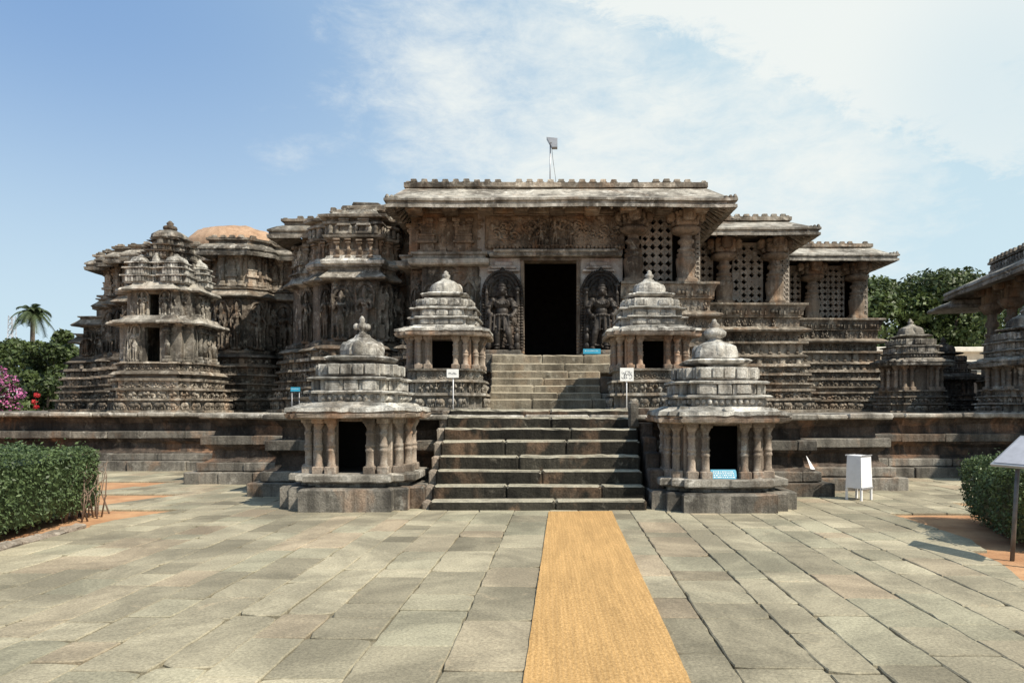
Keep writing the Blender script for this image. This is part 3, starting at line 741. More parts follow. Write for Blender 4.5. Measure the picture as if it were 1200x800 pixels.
def shrine(label, cx, cy, z0, base, hc, finial, group, k=1.0, mats=('pale', 'shcol', 'tower'), closed=False, cat='shrine', W=1.62, sq=3.2, door=.46):
    root = thing('stone_shrine', label, cat, (cx, cy, z0), group)
    roofm, colm, basem = (M[q] for q in mats)
    W *= k; D = W
    if base == 'plinth':
        mb = MB(); p = stepped(cx, cy, 2.36 * k, 2.24 * k, .22 * k, 2)
        L = p
        sweep(mb, p, [(-.02, z0 - .04), (0, z0), (0, z0 + .34), (-.03, z0 + .365), (-.3, z0 + .37)], True, seg=.2, j=.01, cap=True, block=.9); part('plinth_slab', mb, M['plat'], root)
        mb = MB(); p = stepped(cx, cy, 2.1 * k, 1.98 * k, .17 * k, 2)
        sweep(mb, p, [(-.16, z0 + .36), (-.16, z0 + .43), (-.02, z0 + .45), (.0, z0 + .47), (.0, z0 + .56), (-.03, z0 + .58), (-.3, z0 + .583)], True, seg=.2, j=.01, cap=True, block=.6); part('plinth_slab', mb, M['eave'], root)
        zc = z0 + .58
    else:
        hb = base; mb = MB(); p = stepped(cx, cy, W * 1.02, D * 1.02, .14 * k, 2)
        f = lambda q: z0 + hb * q
        sweep(mb, p, [(.2, f(0)), (.2, f(.06)), (.07, f(.07)), (.07, f(.34)), (.17, f(.35)), (.16, f(.41)), (.04, f(.42)), (.04, f(.66)), (.14, f(.67)), (.13, f(.72)), (0, f(.74)), (0, f(.94)), (.08, f(.95)), (.08, f(1)), (-.2, f(1.003))], True, seg=.2, j=.008, cap=True)
        row(mb, EL, p, True, .06, f(.065), hb * .28, .25 * k, .16); row(mb, [LI, HO], p, True, .03, f(.415), hb * .25, .2 * k, .15); row(mb, SC, p, True, -.02, f(.74), hb * .19, .2 * k, .07)
        part('base_frieze', mb, basem, root)
        zc = z0 + hb
    zt_ = zc + hc
    hw = W * .40; dw = door * k / 2
    mb = MB(); th = .1
    for s in (-1, 1):
        a, b = sorted((s * (dw + .02), s * (hw - .0)))
        cbox(mb, cx + a, cx + b, cy - hw * .97, cy - hw * .97 + th, zc - .01, zt_, c=.015, j=.005)
        a, b = sorted((s * (hw - th), s * hw)); cbox(mb, cx + a, cx + b, cy - hw * .95 + th, cy + hw, zc - .01, zt_, c=.015, j=.005)
        a, b = sorted((s * hw * .99, s * (hw + .12 * k))); cbox(mb, cx + a, cx + b, cy - hw * .62, cy + hw * .62, zc - .01, zt_, c=.015, j=.005)
    cbox(mb, cx - hw + .003, cx + hw - .003, cy + hw - .1, cy + hw + .003, zc - .01, zt_, c=.01)
    if closed: cbox(mb, cx - dw - .02, cx + dw + .02, cy - hw * .93, cy - hw * .9 + th, zc - .01, zt_, c=.01)
    part('wall', mb, colm, root)
    if not closed:
        mb = MB(); box(mb, cx - hw + th + .002, cx + hw - th - .002, cy - hw * .9 + .06, cy + hw - .11, zc + .004, zc + .012); box(mb, cx - hw + th + .003, cx + hw - th - .003, cy + hw - .2, cy + hw - .12, zc + .013, zt_ - .01); part('inner_wall', mb, M['soot_shade'], root)  # added near-black floor and back lining, painted shade inside the doorway
        mb = MB(); cbox(mb, cx - dw - .03, cx + dw + .03, cy - hw * 1.03, cy - hw * .9, zt_ - .07, zt_ + .01, c=.01); part('lintel', mb, colm, root)
    r = .082 * k
    for s in (-1, 1):
        for (dx, dy) in ((dw + .085 * k, -hw - .10 * k), (dw + .30 * k, -hw - .06 * k), (dw + .52 * k, -hw + .10 * k), (hw + .2 * k, -hw * .35), (hw + .2 * k, hw * .3)):
            column(cx + s * dx, cy + dy, zc, hc, r, colm, root, 'pilaster' if closed else 'column')
    eave_slab(root, cx, cy, zt_ + .07, W, D, .24 * k, k, roofm)
    roof_tiers(root, cx, cy, zt_ + .235 * k + .02, W * 1.22, D * 1.22, k, roofm, finial, sq, cush=(base != 'plinth' and not closed))
    return root
shrine('small pale shrine left of the lower stairs, cross shaped finial on its roof', -3.2, 12.62, 0, 'plinth', .92, 'cross', 'four small shrines beside the stairs', sq=6)
shrine('small pale shrine right of the lower stairs with a blue board in its doorway', 2.9, 12.5, -.07, 'plinth', .92, 'pot', 'four small shrines beside the stairs', sq=2.6)
shrine('small shrine on elephant frieze base beside the upper stairs, behind the blank paper sign', -2.38, 17.3, 1.6, .95, .75, 'bud', 'four small shrines beside the stairs', sq=2.6)
shrine('small shrine on elephant frieze base beside the upper stairs, behind the sign with writing', 2.46, 17.3, 1.6, .95, .75, 'bud', 'four small shrines beside the stairs', sq=2.6)
shrine('small closed shrine at the far corner of the latticed hall, brown panelled wall', 11.75, 23.4, 1.53, .68, .78, 'bud', 'closed shrines beside the pillared pavilion', k=.95, mats=('tower', 'warm', 'base'), closed=True)
shrine('black little shrine standing furthest back before the cream building', 14.9, 27.2, 1.53, .6, .55, 'bud', 'closed shrines beside the pillared pavilion', k=1.0, mats=('dark', 'dark', 'dark'), closed=True, sq=2.2)
shrine('closed shrine in front of the pillared pavilion, cut by the photo edge', 12.9, 19.6, 1.53, .62, .62, 'bud', 'closed shrines beside the pillared pavilion', k=1.0, mats=('tower', 'base', 'base'), closed=True)

# two storeyed tower shrine
ts = thing('tower_shrine', 'tall two storeyed shrine tower with two dark door openings, standing on the platform', 'shrine', (-11.1, 22, 1.53))
cx, cy = -11.35, 21.9
mb = MB(); p = stepped(cx, cy, 2.35, 2.2, .22, 2)
sweep(mb, p, [(.32, 1.5), (.32, 1.58), (.2, 1.59), (.2, 1.86), (.3, 1.87), (.3, 1.92), (.16, 1.93), (.16, 2.15), (.26, 2.16), (.25, 2.22), (.12, 2.23), (.12, 2.42), (.2, 2.43), (.2, 2.5), (.06, 2.51), (.06, 2.6), (.2, 2.62), (.1, 2.72), (.02, 2.73), (.02, 2.92), (.1, 2.93), (.08, 2.98), (-.3, 2.99)], True, seg=.25, j=.008, cap=True)
row(mb, EL, p, True, .19, 1.58, .29, .33, .13); row(mb, LI, p, True, .15, 1.92, .24, .27, .12); row(mb, [HO, PE], p, True, .1, 2.22, .2, .22, .1); row(mb, [PE, SC], p, True, 0, 2.73, .2, .2, .08)
part('base_frieze', mb, M['base'], ts)
def storey(z0, z1, W, D, dw, yo, matn):
    mb = MB(); hw = W / 2; th = .16
    for s in (-1, 1):
        a, b = sorted((s * dw, s * hw * .78)); cbox(mb, cx + a, cx + b, cy - D / 2, cy - D / 2 + th, z0 - .02, z1 + .02)
        a, b = sorted((s * hw * .76, s * hw)); cbox(mb, cx + a, cx + b, cy - D / 2 + .22, cy + D / 2 - .2, z0 - .02, z1 + .02)
        a, b = sorted((s * hw * .5, s * hw * .77)); cbox(mb, cx + a, cx + b, cy - D / 2 + .1, cy + D / 2 - .05, z0 - .02, z1 + .02)
    cbox(mb, cx - hw * .7, cx + hw * .7, cy + D / 2 - .2, cy + D / 2, z0 - .02, z1 + .02)
    cbox(mb, cx - dw - .02, cx + dw + .02, cy - D / 2 - .02, cy - D / 2 + th, z1 - .14, z1 + .02)
    for (p, t, nrm, pitch) in along(stepped(cx, cy, W * .98, D, .2, 2), True, .0, .3, .03):
        if abs(p[0] - cx) < dw + .08 and nrm[1] < -.5: continue
        if rng.random() < .5: place(mb, FIGS[int(rng.integers(4))], p, z0, t, nrm, .5, .55, (z1 - z0) * .9, tint=.6)
        else: place(mb, PIL, p, z0, t, nrm, .2, .26, z1 - z0)
    part('storey_wall', mb, M[matn], ts)
storey(2.97, 4.12, 2.15, 2.0, .21, 0, 'tower')
storey(4.3, 5.1, 1.85, 1.75, .2, 0, 'tower')
for (W, D, z, ov) in ((2.15, 2.0, 4.12, .32), (1.88, 1.8, 5.1, .26)):
    mb = MB(); p = stepped(cx, cy, W, D, .22, 2)
    sweep(mb, p, [(-.5, z), (0, z - .01), (ov * .8, z - .06), (ov, z - .07), (ov + .03, z - .03), (ov, z + .03), (ov * .5, z + .08), (.1, z + .12), (.06, z + .2), (-.4, z + .21)], True, seg=.2, j=.014, cap=True, capbot=True); part('eave', mb, M['eave'], ts)
for (ax_, ay_, w_) in ((-.5, -.62, .8), (.52, -.62, .8), (.0, -.78, .3), (.8, .2, .62), (-.85, .2, .6)):
    mb = MB(); kx, ky = cx + ax_, cy + ay_
    for (f, a, b) in ((1, 5.3, 5.46), (.92, 5.52, 5.68), (.78, 5.74, 5.84)):
        p = stepped(kx, ky, w_ * f, w_ * f, .06, 1); sweep(mb, p, [(-.05, a - .05), (-.03, a), (-.03, b), (.05, b + .005), (.05, b + .035), (-.1, b + .06)], True, seg=.15, j=.01, cap=True); row(mb, RIB, p, True, -.04, a, b - a, .085, .06, smooth=False)
    lathe(mb, kx, ky, [(w_ * .3, 5.86), (w_ * .36, 5.92), (w_ * .3, 6.02), (w_ * .12, 6.09), (.03, 6.16)], 12, sq=3, j=.008, smooth=False)
    part('corner_turret', mb, M['pale'], ts)
for (W, z0, z1, T, s) in ((1.5, 5.3, 6.02, BLK, .3), (1.46, 6.08, 6.24, RIB, .1), (1.3, 6.32, 6.44, RIB, .1), (1.1, 6.5, 6.66, BLK, .2)):
    mb = MB(); p = stepped(cx, cy, W, W * .95, .2, 2)
    sweep(mb, p, [(-.06, z0 - .03), (-.05, z1), (.06, z1 + .005), (.07, z1 + .03), (-.1, z1 + .06)], True, seg=.2, j=.012, cap=True); row(mb, T, p, True, -.06, z0, z1 - z0, s, .09, smooth=False)
    part('roof_tier', mb, M['tower'], ts)
mb = MB(); lathe(mb, cx, cy, [(.4, 6.68), (.46, 6.73), (.44, 6.84), (.3, 6.95), (.18, 6.99)], 24, sq=3, lobes=12, la=.06, j=.01, smooth=False); part('dome', mb, M['tower'], ts)
mb = MB(); lathe(mb, cx, cy, [(.14, 6.97), (.2, 7.04), (.19, 7.11), (.08, 7.16), (.11, 7.21), (.03, 7.29)], 12); part('finial', mb, M['dark'], ts)
# ================================================================== TEMPLE
temple = thing('temple', 'great dark carved stone temple with deep eaves, latticed hall and star shaped tower walls', 'temple', (0, 20.7, 1.53))
FM = []
for i, (V_, Q_, T_) in enumerate(FIGS):
    mb = MB(); mb.add(V_, Q=Q_, T=T_, smooth=True); FM.append(mb.mesh('wall_figure'))
    FM[-1].materials.append(M['dark'])
NF = [0]
def figure(pos, z, t, nrm, w, d, h):
    o = bpy.data.objects.new('wall_figure', FM[int(rng.integers(4))]); COL.objects.link(o); o.parent = temple
    R = Matrix(((-t[0] * w, nrm[0] * d, 0, pos[0] - 0), (-t[1] * w, nrm[1] * d, 0, pos[1] - 20.7), (0, 0, h, z - 1.53), (0, 0, 0, 1)))
    o.matrix_basis = R; NF[0] += 1
def base_bands(line, z0=1.5, mat='base', s=.9):
    mb = MB()
    pr = [(.82, 1.5), (.82, 1.6), (.64, 1.61), (.64, 1.9), (.78, 1.91), (.78, 1.97), (.52, 1.985), (.52, 2.2), (.66, 2.21), (.66, 2.27), (.47, 2.28), (.47, 2.42), (.6, 2.43), (.6, 2.48), (.42, 2.49), (.42, 2.72), (.56, 2.73), (.54, 2.8), (.36, 2.81), (.36, 3.02), (.52, 3.03), (.5, 3.12), (.3, 3.13), (.3, 3.34), (.46, 3.36), (.4, 3.42), (.2, 3.5)]
    sweep(mb, line, [(o * s, z) for o, z in pr], seg=.25, j=.011, block=1.2)
    row(mb, EL, line, False, .63 * s, 1.595, .31, .34, .15); row(mb, LI, line, False, .51 * s, 1.97, .24, .29, .12)
    row(mb, SC, line, False, .45 * s, 2.27, .16, .2, .07); row(mb, HO, line, False, .41 * s, 2.48, .25, .3, .13)
    row(mb, [PE, PE, EL], line, False, .35 * s, 2.8, .22, .2, .11); row(mb, [LI, BUD], line, False, .29 * s, 3.12, .22, .26, .11)
    return part('base_frieze', mb, M[mat], temple)
def knobs(mb, line, off, z, h=.15, spc=.3, fill=.5, closed=False): row(mb, KNOB, line, closed, off, z, h * .62, spc, .14, fill=fill * 1.25, smooth=False, skip=.12)
def wall_zone(line, z0, z1, seed, mat='dark', figs=True, spc=.62, fig_h=None, rel=True):
    mb = MB(); sweep(mb, line, [(.22, z0), (.2, z0 + .1), (.1, z0 + .12), (.0, z0 + .2), (0, z1)], seg=.4, j=.006)
    L, E, Nn, Mm = mitre(line, False)
    for i in range(len(E)):
        if Nn[i][1] > .3: continue
        if Nn[i][0] < -.5 and L[i][0] < 0: continue
        ln = np.linalg.norm(L[i + 1] - L[i])
        if ln < .25 or not rel: continue
        a = L[i] + Nn[i] * .012
        relief(mb, (*a, z0 + .2), (*E[i], 0), (0, 0, 1), (*Nn[i], 0), ln, z1 - z0 - .22, seed + i, amp=.07, n=170, rmin=.03, rmax=.12, res=.026)
    part('wall', mb, M[mat], temple)
    if figs:
        h = fig_h or (z1 - z0 - .3)
        for (p, t, nrm, pitch) in along(line, False, .03, spc, .02, back=.1):
            if nrm[0] < -.5 and p[0] < 0: continue
            figure(p, z0 + .12, t, nrm, min(pitch, .8) * 1.3, 1.25, h * rng.uniform(.9, 1.02))
def ledge(line, z, over=.42, h=.38, mat='base', double=False):
    mb = MB(); pr = [(0, z - .05), (over * .8, z), (over, z - .01), (over + .04, z + .03), (over, z + .08), (over * .55, z + .19), (.08, z + .27), (.1, z + h - .06), (.16, z + h - .04), (.16, z + h), (0, z + h + .01)]
    sweep(mb, line, pr, seg=.22, j=.013, block=1.0)
    if double: row(mb, KUTA, line, False, over * .5, z + .1, .2, .6, .08, fill=.3, smooth=False)
    return part('ledge', mb, M[mat], temple)
def upper_zone(line, z0, z1, mat='base', spc=.55):
    mb = MB(); sweep(mb, line, [(-.05, z0), (-.05, z1)], seg=.5, j=.005)
    for k, (p, t, nrm, pitch) in enumerate(along(line, False, -.05, spc / 2, .03)):
        if k % 2 == 0: place(mb, PIL, p, z0, t, nrm, .2, .17, z1 - z0, tint=rng.uniform(.2, .9))
        else: place(mb, KUTA, p, z0, t, nrm, .42, .18, (z1 - z0) * .92, tint=rng.uniform(.2, .9), smooth=False)
    part('upper_wall', mb, M[mat], temple)
def eave(line, z, over=1.0, rise=.5, mat='eave', par=True, top=7.5):
    mb = MB(); pr = [(-.1, z + .05), (.1, z + .08), (over * .5, z - .03), (over * .96, z - .14), (over, z - .16), (over + .02, z - .05), (over - .04, z - .03), (over - .04, z + .03), (over + .01, z + .05), (over, z + .1), (over * .6, z + .24), (.25, z + rise - .03), (.2, z + rise)]
    sweep(mb, line, pr, seg=.3, j=.014, block=1.1)
    o = part('eave', mb, M[mat], temple)
    if par:
        mb = MB(); sweep(mb, line, [(.16, z + rise - .02), (.16, z + rise + .1), (.24, z + rise + .12), (.24, z + rise + .2), (.1, z + rise + .22), (-.6, z + rise + .23)], seg=.3, j=.01)
        knobs(mb, line, .14, z + rise + .2, .15, .34)
        part('parapet', mb, M['base'], temple)

# --- recess, far left walls
LB = [(-16.7, 31), (-16.7, 27.3), (-15.9, 27.3), (-15.9, 26.6), (-15.2, 26.6), (-15.2, 26.0), (-14.4, 26.0), (-14.4, 25.6), (-11.2, 25.6), (-11.2, 24.6), (-10.15, 24.6), (-9.7, 25.05), (-9.7, 25.6), (-7.9, 25.6)]
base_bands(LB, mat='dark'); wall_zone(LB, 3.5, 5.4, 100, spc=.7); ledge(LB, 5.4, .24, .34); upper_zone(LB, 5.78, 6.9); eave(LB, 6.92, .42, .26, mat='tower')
# lower stepped shrine bodies at the far left corner
L2 = [(-17.6, 31), (-17.6, 27.6), (-16.6, 27.6), (-16.6, 28.2)]
base_bands(L2, mat='dark'); wall_zone(L2, 3.5, 4.75, 140, spc=.6); ledge(L2, 4.75, .28)
mb = MB(); 
for (w, z0, z1) in ((.5, 5.1, 5.5), (.32, 5.55, 6.0)):
    p = rect(-17.0 - w * .6, -16.7, 28.2 - w * .6, 30); sweep(mb, p, [(-.05, z0 - .05), (0, z0), (0, z1 - .08), (.1, z1 - .07), (.1, z1), (-.1, z1 + .03)], True, cap=True, j=.012, seg=.25); row(mb, BLK, p, True, -.03, z0, z1 - z0 - .08, .25, .08, smooth=False)
part('roof_tier', mb, M['base'], temple)
L3 = [(-18.4, 31), (-18.4, 28.6), (-17.3, 28.6)]
base_bands(L3, mat='dark'); wall_zone(L3, 3.5, 4.2, 150, figs=False); ledge(L3, 4.2, .25)

# --- star shaped tower wall left of the porch
LA = [(-8.0, 25.8), (-8.0, 22.95), (-7.6, 22.5), (-7.1, 22.5), (-7.1, 22.1), (-6.8, 21.8), (-6.3, 21.8), (-6.3, 21.3), (-4.95, 21.3), (-4.95, 21.7), (-4.65, 22.0), (-4.65, 24.2)]
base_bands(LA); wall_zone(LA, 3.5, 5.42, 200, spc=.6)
LAf = LA[4:]
ledge(LA, 5.42, .26, .4, mat='tower')
mb = MB(); sweep(mb, LAf, [(.1, 5.8), (.24, 5.86), (.26, 5.94), (.15, 6.02), (.12, 6.1), (.04, 6.12)], seg=.2, j=.012); part('ledge', mb, M['pale'], temple)
upper_zone(LA, 5.82, 6.72)
mb = MB(); sweep(mb, LAf, [(.04, 6.1), (.04, 6.3), (.0, 6.32), (0, 6.72)], seg=.3)
row(mb, PIL, LAf, False, 0, 6.05, .55, .3, .2, fill=.55)
part('upper_wall', mb, M['warm'], temple)
mb = MB(); sweep(mb, LAf, [(.02, 6.6), (.2, 6.63), (.22, 6.7), (.1, 6.72), (.1, 7.0), (.2, 7.02), (.2, 7.08), (.1, 7.1), (.1, 7.18), (.3, 7.2), (.32, 7.27), (.0, 7.36), (-.1, 7.5), (-.6, 7.55)], seg=.2, j=.012)
row(mb, BUD, LAf, False, .1, 6.72, .3, .2, .14, fill=.9)
row(mb, KUTA, [(-6.2, 21.35), (-5.0, 21.35)], False, .1, 6.72, .8, .6, .3, fill=.7, smooth=False)
part('cornice', mb, M['tower'], temple)
LAl = [(-8.0, 25.8), (-8.0, 22.75), (-6.2, 22.75)]
eave(LAl, 7.02, .55, .3, mat='tower')
mb = MB(); cbox(mb, -6.1, -4.7, 21.5, 23, 7.45, 7.68, c=.06, j=.03, seg=.2); cbox(mb, -5.8, -5.0, 21.7, 23, 7.68, 7.8, c=.05, j=.03, seg=.2)
row(mb, KNOB, [(-6.6, 21.9), (-4.7, 21.9)], False, 0, 7.52, .16, .36, .2, fill=.5, smooth=False); part('cornice', mb, M['base'], temple)

# --- porch, left half of the front
LP = [(-3.95, 25), (-3.95, 21.15), (-3.55, 21.15), (-3.55, 20.75), (-1.95, 20.75), (-1.95, 21)]
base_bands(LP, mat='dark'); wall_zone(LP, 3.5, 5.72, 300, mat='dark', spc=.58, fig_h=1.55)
mb = MB(); sweep(mb, LP, [(0, 5.68), (.3, 5.7), (.34, 5.74), (.34, 5.86), (.22, 5.9), (.22, 5.98), (.28, 6.0), (.28, 6.06), (0, 6.08)], seg=.25, j=.01); part('ledge', mb, M['eave'], temple)
mb = MB(); sweep(mb, LP, [(-.02, 6.05), (-.02, 7.2)], seg=.5)
for (p, t, nrm, pitch) in along(LP, False, -.02, .34, .02):
    place(mb, PIL, p, 6.06, t, nrm, .2, .2, 1.0, tint=rng.uniform(.3, .9))
for x in (-3.4, -2.35): place(mb, KUTA, (x, 20.8), 6.06, (1, 0), (0, -1), .62, .3, .95, smooth=False)
relief(mb, (-3.1, 20.74, 6.1), (1, 0, 0), (0, 0, 1), (0, -1, 0), .5, .9, 9, amp=.05)
part('upper_wall', mb, M['warm'], temple)
# front wall round the doorway
DX0, DX1, DZ0, DZ1 = -.63, .88, zu[-1], PZ(305, 20.7)
mb = MB()
cbox(mb, -1.98, DX0 - .10, 20.82, 21.2, 1.6, 5.95, c=.01, tint=.5, j=.004); cbox(mb, DX1 + .10, 2.2, 20.82, 21.2, 1.6, 5.95, c=.01, tint=.5, j=.004)
cbox(mb, -2.0, 2.2, 20.83, 21.2, DZ1 + .2, 7.3, c=.01, tint=.4)
for x in (-1.22, 1.5):    # flat corbel shelves over the statues
    cbox(mb, x - .36, x + .36, 20.62, 20.85, 5.62, 5.7, c=.02); cbox(mb, x - .26, x + .26, 20.68, 20.85, 5.7, 5.82, c=.02); cbox(mb, x - .46, x + .46, 20.66, 20.85, 5.54, 5.61, c=.02)
part('wall', mb, M['jamb'], temple)
mb = MB()
for s, x in ((-1, DX0), (1, DX1)):
    a, b = sorted((x, x + s * .1)); cbox(mb, a, b, 20.74, 21.22, DZ0 - .02, DZ1 + .1, c=.015, j=.006)
    for k in range(12): ell(mb, (x + s * .03, 20.76, DZ0 + .12 + k * .1 + (0 if k < 6 else .8)), (.05, .05, .045), 6, 4)
cbox(mb, DX0 - .12, DX1 + .12, 20.70, 21.22, DZ1, DZ1 + .09, c=.015, j=.006)
part('door_frame', mb, M['warm'], temple)
mb = MB(); cbox(mb, -1.62, 2.16, 20.56, 20.9, DZ1 + .1, DZ1 + .2, c=.02, seg=.3, tint=.7); cbox(mb, -1.5, 2.05, 20.5, 20.9, DZ1 + .205, DZ1 + .29, c=.03, seg=.3, tint=.8); row(mb, SC, [(-1.55, 20.56), (2.1, 20.56)], False, 0, DZ1 + .1, .1, .16, .04)
part('lintel', mb, M['eave'], temple)
mb = MB()
relief(mb, (-1.75, 20.72, 6.2), (1, 0, 0), (0, .12, .993), (0, -1, 0), 4.0, .98, 31, amp=.2, n=150, rmin=.06, rmax=.17, res=.02)
for k in range(25):
    a = math.pi * k / 24
    for r, s in ((.62, .07), (.42, .05)): ell(mb, (.25 + 1.25 * r * math.cos(a), 20.68, 6.28 + r * 1.2 * math.sin(a)), (s, .07, s), 6, 4)
for x in (-.15, .25, .65): place(mb, FIGS[int(rng.integers(4))], (x, 20.74), 6.24, (1, 0), (0, -1), .5, 1.0, .62 if x != .25 else .8)
for k in range(46):    # scrolling foliage
    sx_, sz_ = rng.uniform(-1.6, 2.1), rng.uniform(6.32, 7.0); r0 = rng.uniform(.1, .19); a0 = rng.uniform(0, 6.28); dr = rng.choice([-1, 1])
    if abs(sx_ - .25) < .45 and sz_ < 6.85: continue
    tube(mb, [(sx_ + r0 * (1 - q / 16) * math.cos(a0 + dr * q * .62), 20.66 + rng.uniform(-.02, .02), sz_ + r0 * (1 - q / 16) * math.sin(a0 + dr * q * .62)) for q in range(15)], np.linspace(.034, .02, 15), 5)
for x in np.linspace(-1.6, 2.1, 34): ell(mb, (x, 20.66, 6.24), (.06, .07, .07), 6, 4)
part('relief_panel', mb, M['warm'], temple)
mb = MB(); cbox(mb, -4.0, 4.6, 20.62, 21.3, 7.2, 7.5, c=.03, seg=.4, tint=.6)
for x in np.linspace(-3.7, 4.3, 9): cbox(mb, x - .22, x + .22, 20.05, 20.7, 7.12, 7.34, c=.04, j=.01, seg=.2)
part('beam', mb, M['warm'], temple)

# --- latticed halls
KAK = [(.26, 3.45), (.26, 3.8), (.42, 3.82), (.40, 3.89), (.14, 3.9), (.14, 4.2), (.5, 4.22), (.52, 4.27), (.46, 4.3), (.3, 4.38), (.18, 4.4), (.2, 4.72), (.3, 4.74), (.22, 4.76), (.36, 5.12), (.42, 5.13), (.42, 5.2), (.3, 5.22), (-.3, 5.23)]
def seatwall(line, dz=0.0, mat='base'):
    base_bands(line, mat=mat); mb = MB()
    sweep(mb, line, [(o, z + (dz if z > 4.6 else dz * .5 if z > 3.6 else 0)) for o, z in KAK], seg=.25, j=.008, block=1.3)
    row(mb, PIL, line, False, .25, 3.47, .34, .3, .1, fill=.4); row(mb, PE, line, False, .13, 3.9 + dz * .5, .3, .22, .14)
    row(mb, [PE, FIGS[0]], line, False, .18, 4.4 + dz * .5, .33 + dz * .5, .19, .16); row(mb, KUTA, line, False, .2, 4.28 + dz * .5, .16, .2, .1, fill=.8, smooth=False)
    for (p, t, nrm, pitch) in along(line, False, .27, .62, .05):
        for q in (-.24, .24): place(mb, BLK, p + t * q, 4.8 + dz, t, nrm, .05, .06, .3, tint=.3, smooth=False)
        ell(mb, (p[0] + nrm[0] * .02, p[1] + nrm[1] * .02, 4.95 + dz), (.1, .05, .1), 7, 4); ell(mb, (p[0] + t[0] * .13, p[1] + nrm[1] * .02, 4.93 + dz), (.06, .05, .08), 6, 4)
    return part('seat_wall', mb, M[mat], temple)
def lattice(x0, x1, y, z0, z1, cell=.24, hole=.082, th=.13):
    mb = MB(); nx = max(1, int(round((x1 - x0) / cell))); nz = max(1, int(round((z1 - z0) / cell))); cx_, cz_ = (x1 - x0) / nx, (z1 - z0) / nz
    for i in range(nx):
        for k in range(nz):
            a, b, c_, d = x0 + i * cx_, x0 + (i + 1) * cx_, z0 + k * cz_, z0 + (k + 1) * cz_; mx, mz = (a + b) / 2, (c_ + d) / 2; h = hole * rng.uniform(.9, 1.1)
            if rng.random() < .04: h *= .2
            # quatrefoil-ish hole: eight points
            ring = []
            for q in range(8):
                ang = q * math.pi / 4; r = h * (1.12 if q % 2 == 0 else .74); ring.append((mx + r * math.cos(ang), mz + r * math.sin(ang)))
            sq = [(b, mz), (b, d), (mx, d), (a, d), (a, mz), (a, c_), (mx, c_), (b, c_)]
            V = [(p[0], y, p[1]) for p in sq] + [(p[0], y - .02, p[1]) for p in ring] + [(p[0], y + th, p[1]) for p in ring]
            Q = [(q, (q + 1) % 8, 8 + (q + 1) % 8, 8 + q) for q in range(8)] + [(8 + q, 8 + (q + 1) % 8, 16 + (q + 1) % 8, 16 + q) for q in range(8)]
            mb.add(V, Q=Q, tint=rng.uniform(.3, .8))
            ell(mb, (a, y, c_), (.035, .03, .035), 6, 4)
    for (a, b, c_, d) in ((x0 - .05, x1 + .05, z0 - .08, z0), (x0 - .05, x1 + .05, z1, z1 + .08)): cbox(mb, a, b, y - .06, y + th, c_, d, c=.01)
    part('lattice_screen', mb, M['lattice'], temple)
BELL = [(1.0, 0), (1.0, .07), (.86, .08), (.9, .14), (.97, .22), (1.02, .30), (.98, .345), (.78, .36), (.90, .38), (.90, .41), (.74, .42), (.74, .44), (.86, .45), (.86, .475), (.62, .49), (.58, .54), (.82, .565), (.82, .60), (.58, .62), (.56, .66), (.66, .70)]
def pillar(x, y, z0, z1, r=.285):
    h = z1 - z0; mb = MB(); lathe(mb, x, y, [(r * a, z0 + h * q * 1.0) for a, q in BELL], 20, j=.004)
    cbox(mb, x - r, x + r, y - r, y + r, z0 - .05, z0 + h * .05, c=.03)
    o = part('pillar', mb, M['warm'], temple)
    mb = MB(); lathe(mb, x, y, [(r * .6, z0 + h * .67), (r * 1.1, z0 + h * .70), (r * 1.38, z0 + h * .725), (r * 1.42, z0 + h * .765), (r * 1.05, z0 + h * .78), (r * 1.05, z0 + h * .80)], 20, sq=3, j=.005)
    cbox(mb, x - r * 1.1, x + r * 1.1, y - r * 1.1, y + r * 1.1, z0 + h * .795, z1 + .02, c=.04, j=.01, seg=.2)
    for s in (-1, 1):
        cbox(mb, *sorted((x + s * r * 1.1, x + s * r * 1.9)), y - r * .6, y + r * .6, z0 + h * .86, z1 + .01, c=.06, j=.01, seg=.15)
        cbox(mb, *sorted((x + s * r * 1.0, x + s * r * 1.5)), y - r * .5, y + r * .5, z0 + h * .80, z0 + h * .87, c=.04, j=.01, seg=.15)
    cbox(mb, x - r * .6, x + r * .6, y - r * 2.0, y - r * 1.08, z0 + h * .84, z1 + .03, c=.06, j=.01, seg=.15)
    for q in range(14): ell(mb, (x + rng.uniform(-1, 1) * r * 1.1, y - r * 1.1, z0 + h * rng.uniform(.82, .98)), (.06, .05, .06), 6, 4)
    part('capital', mb, M['warm'], o)
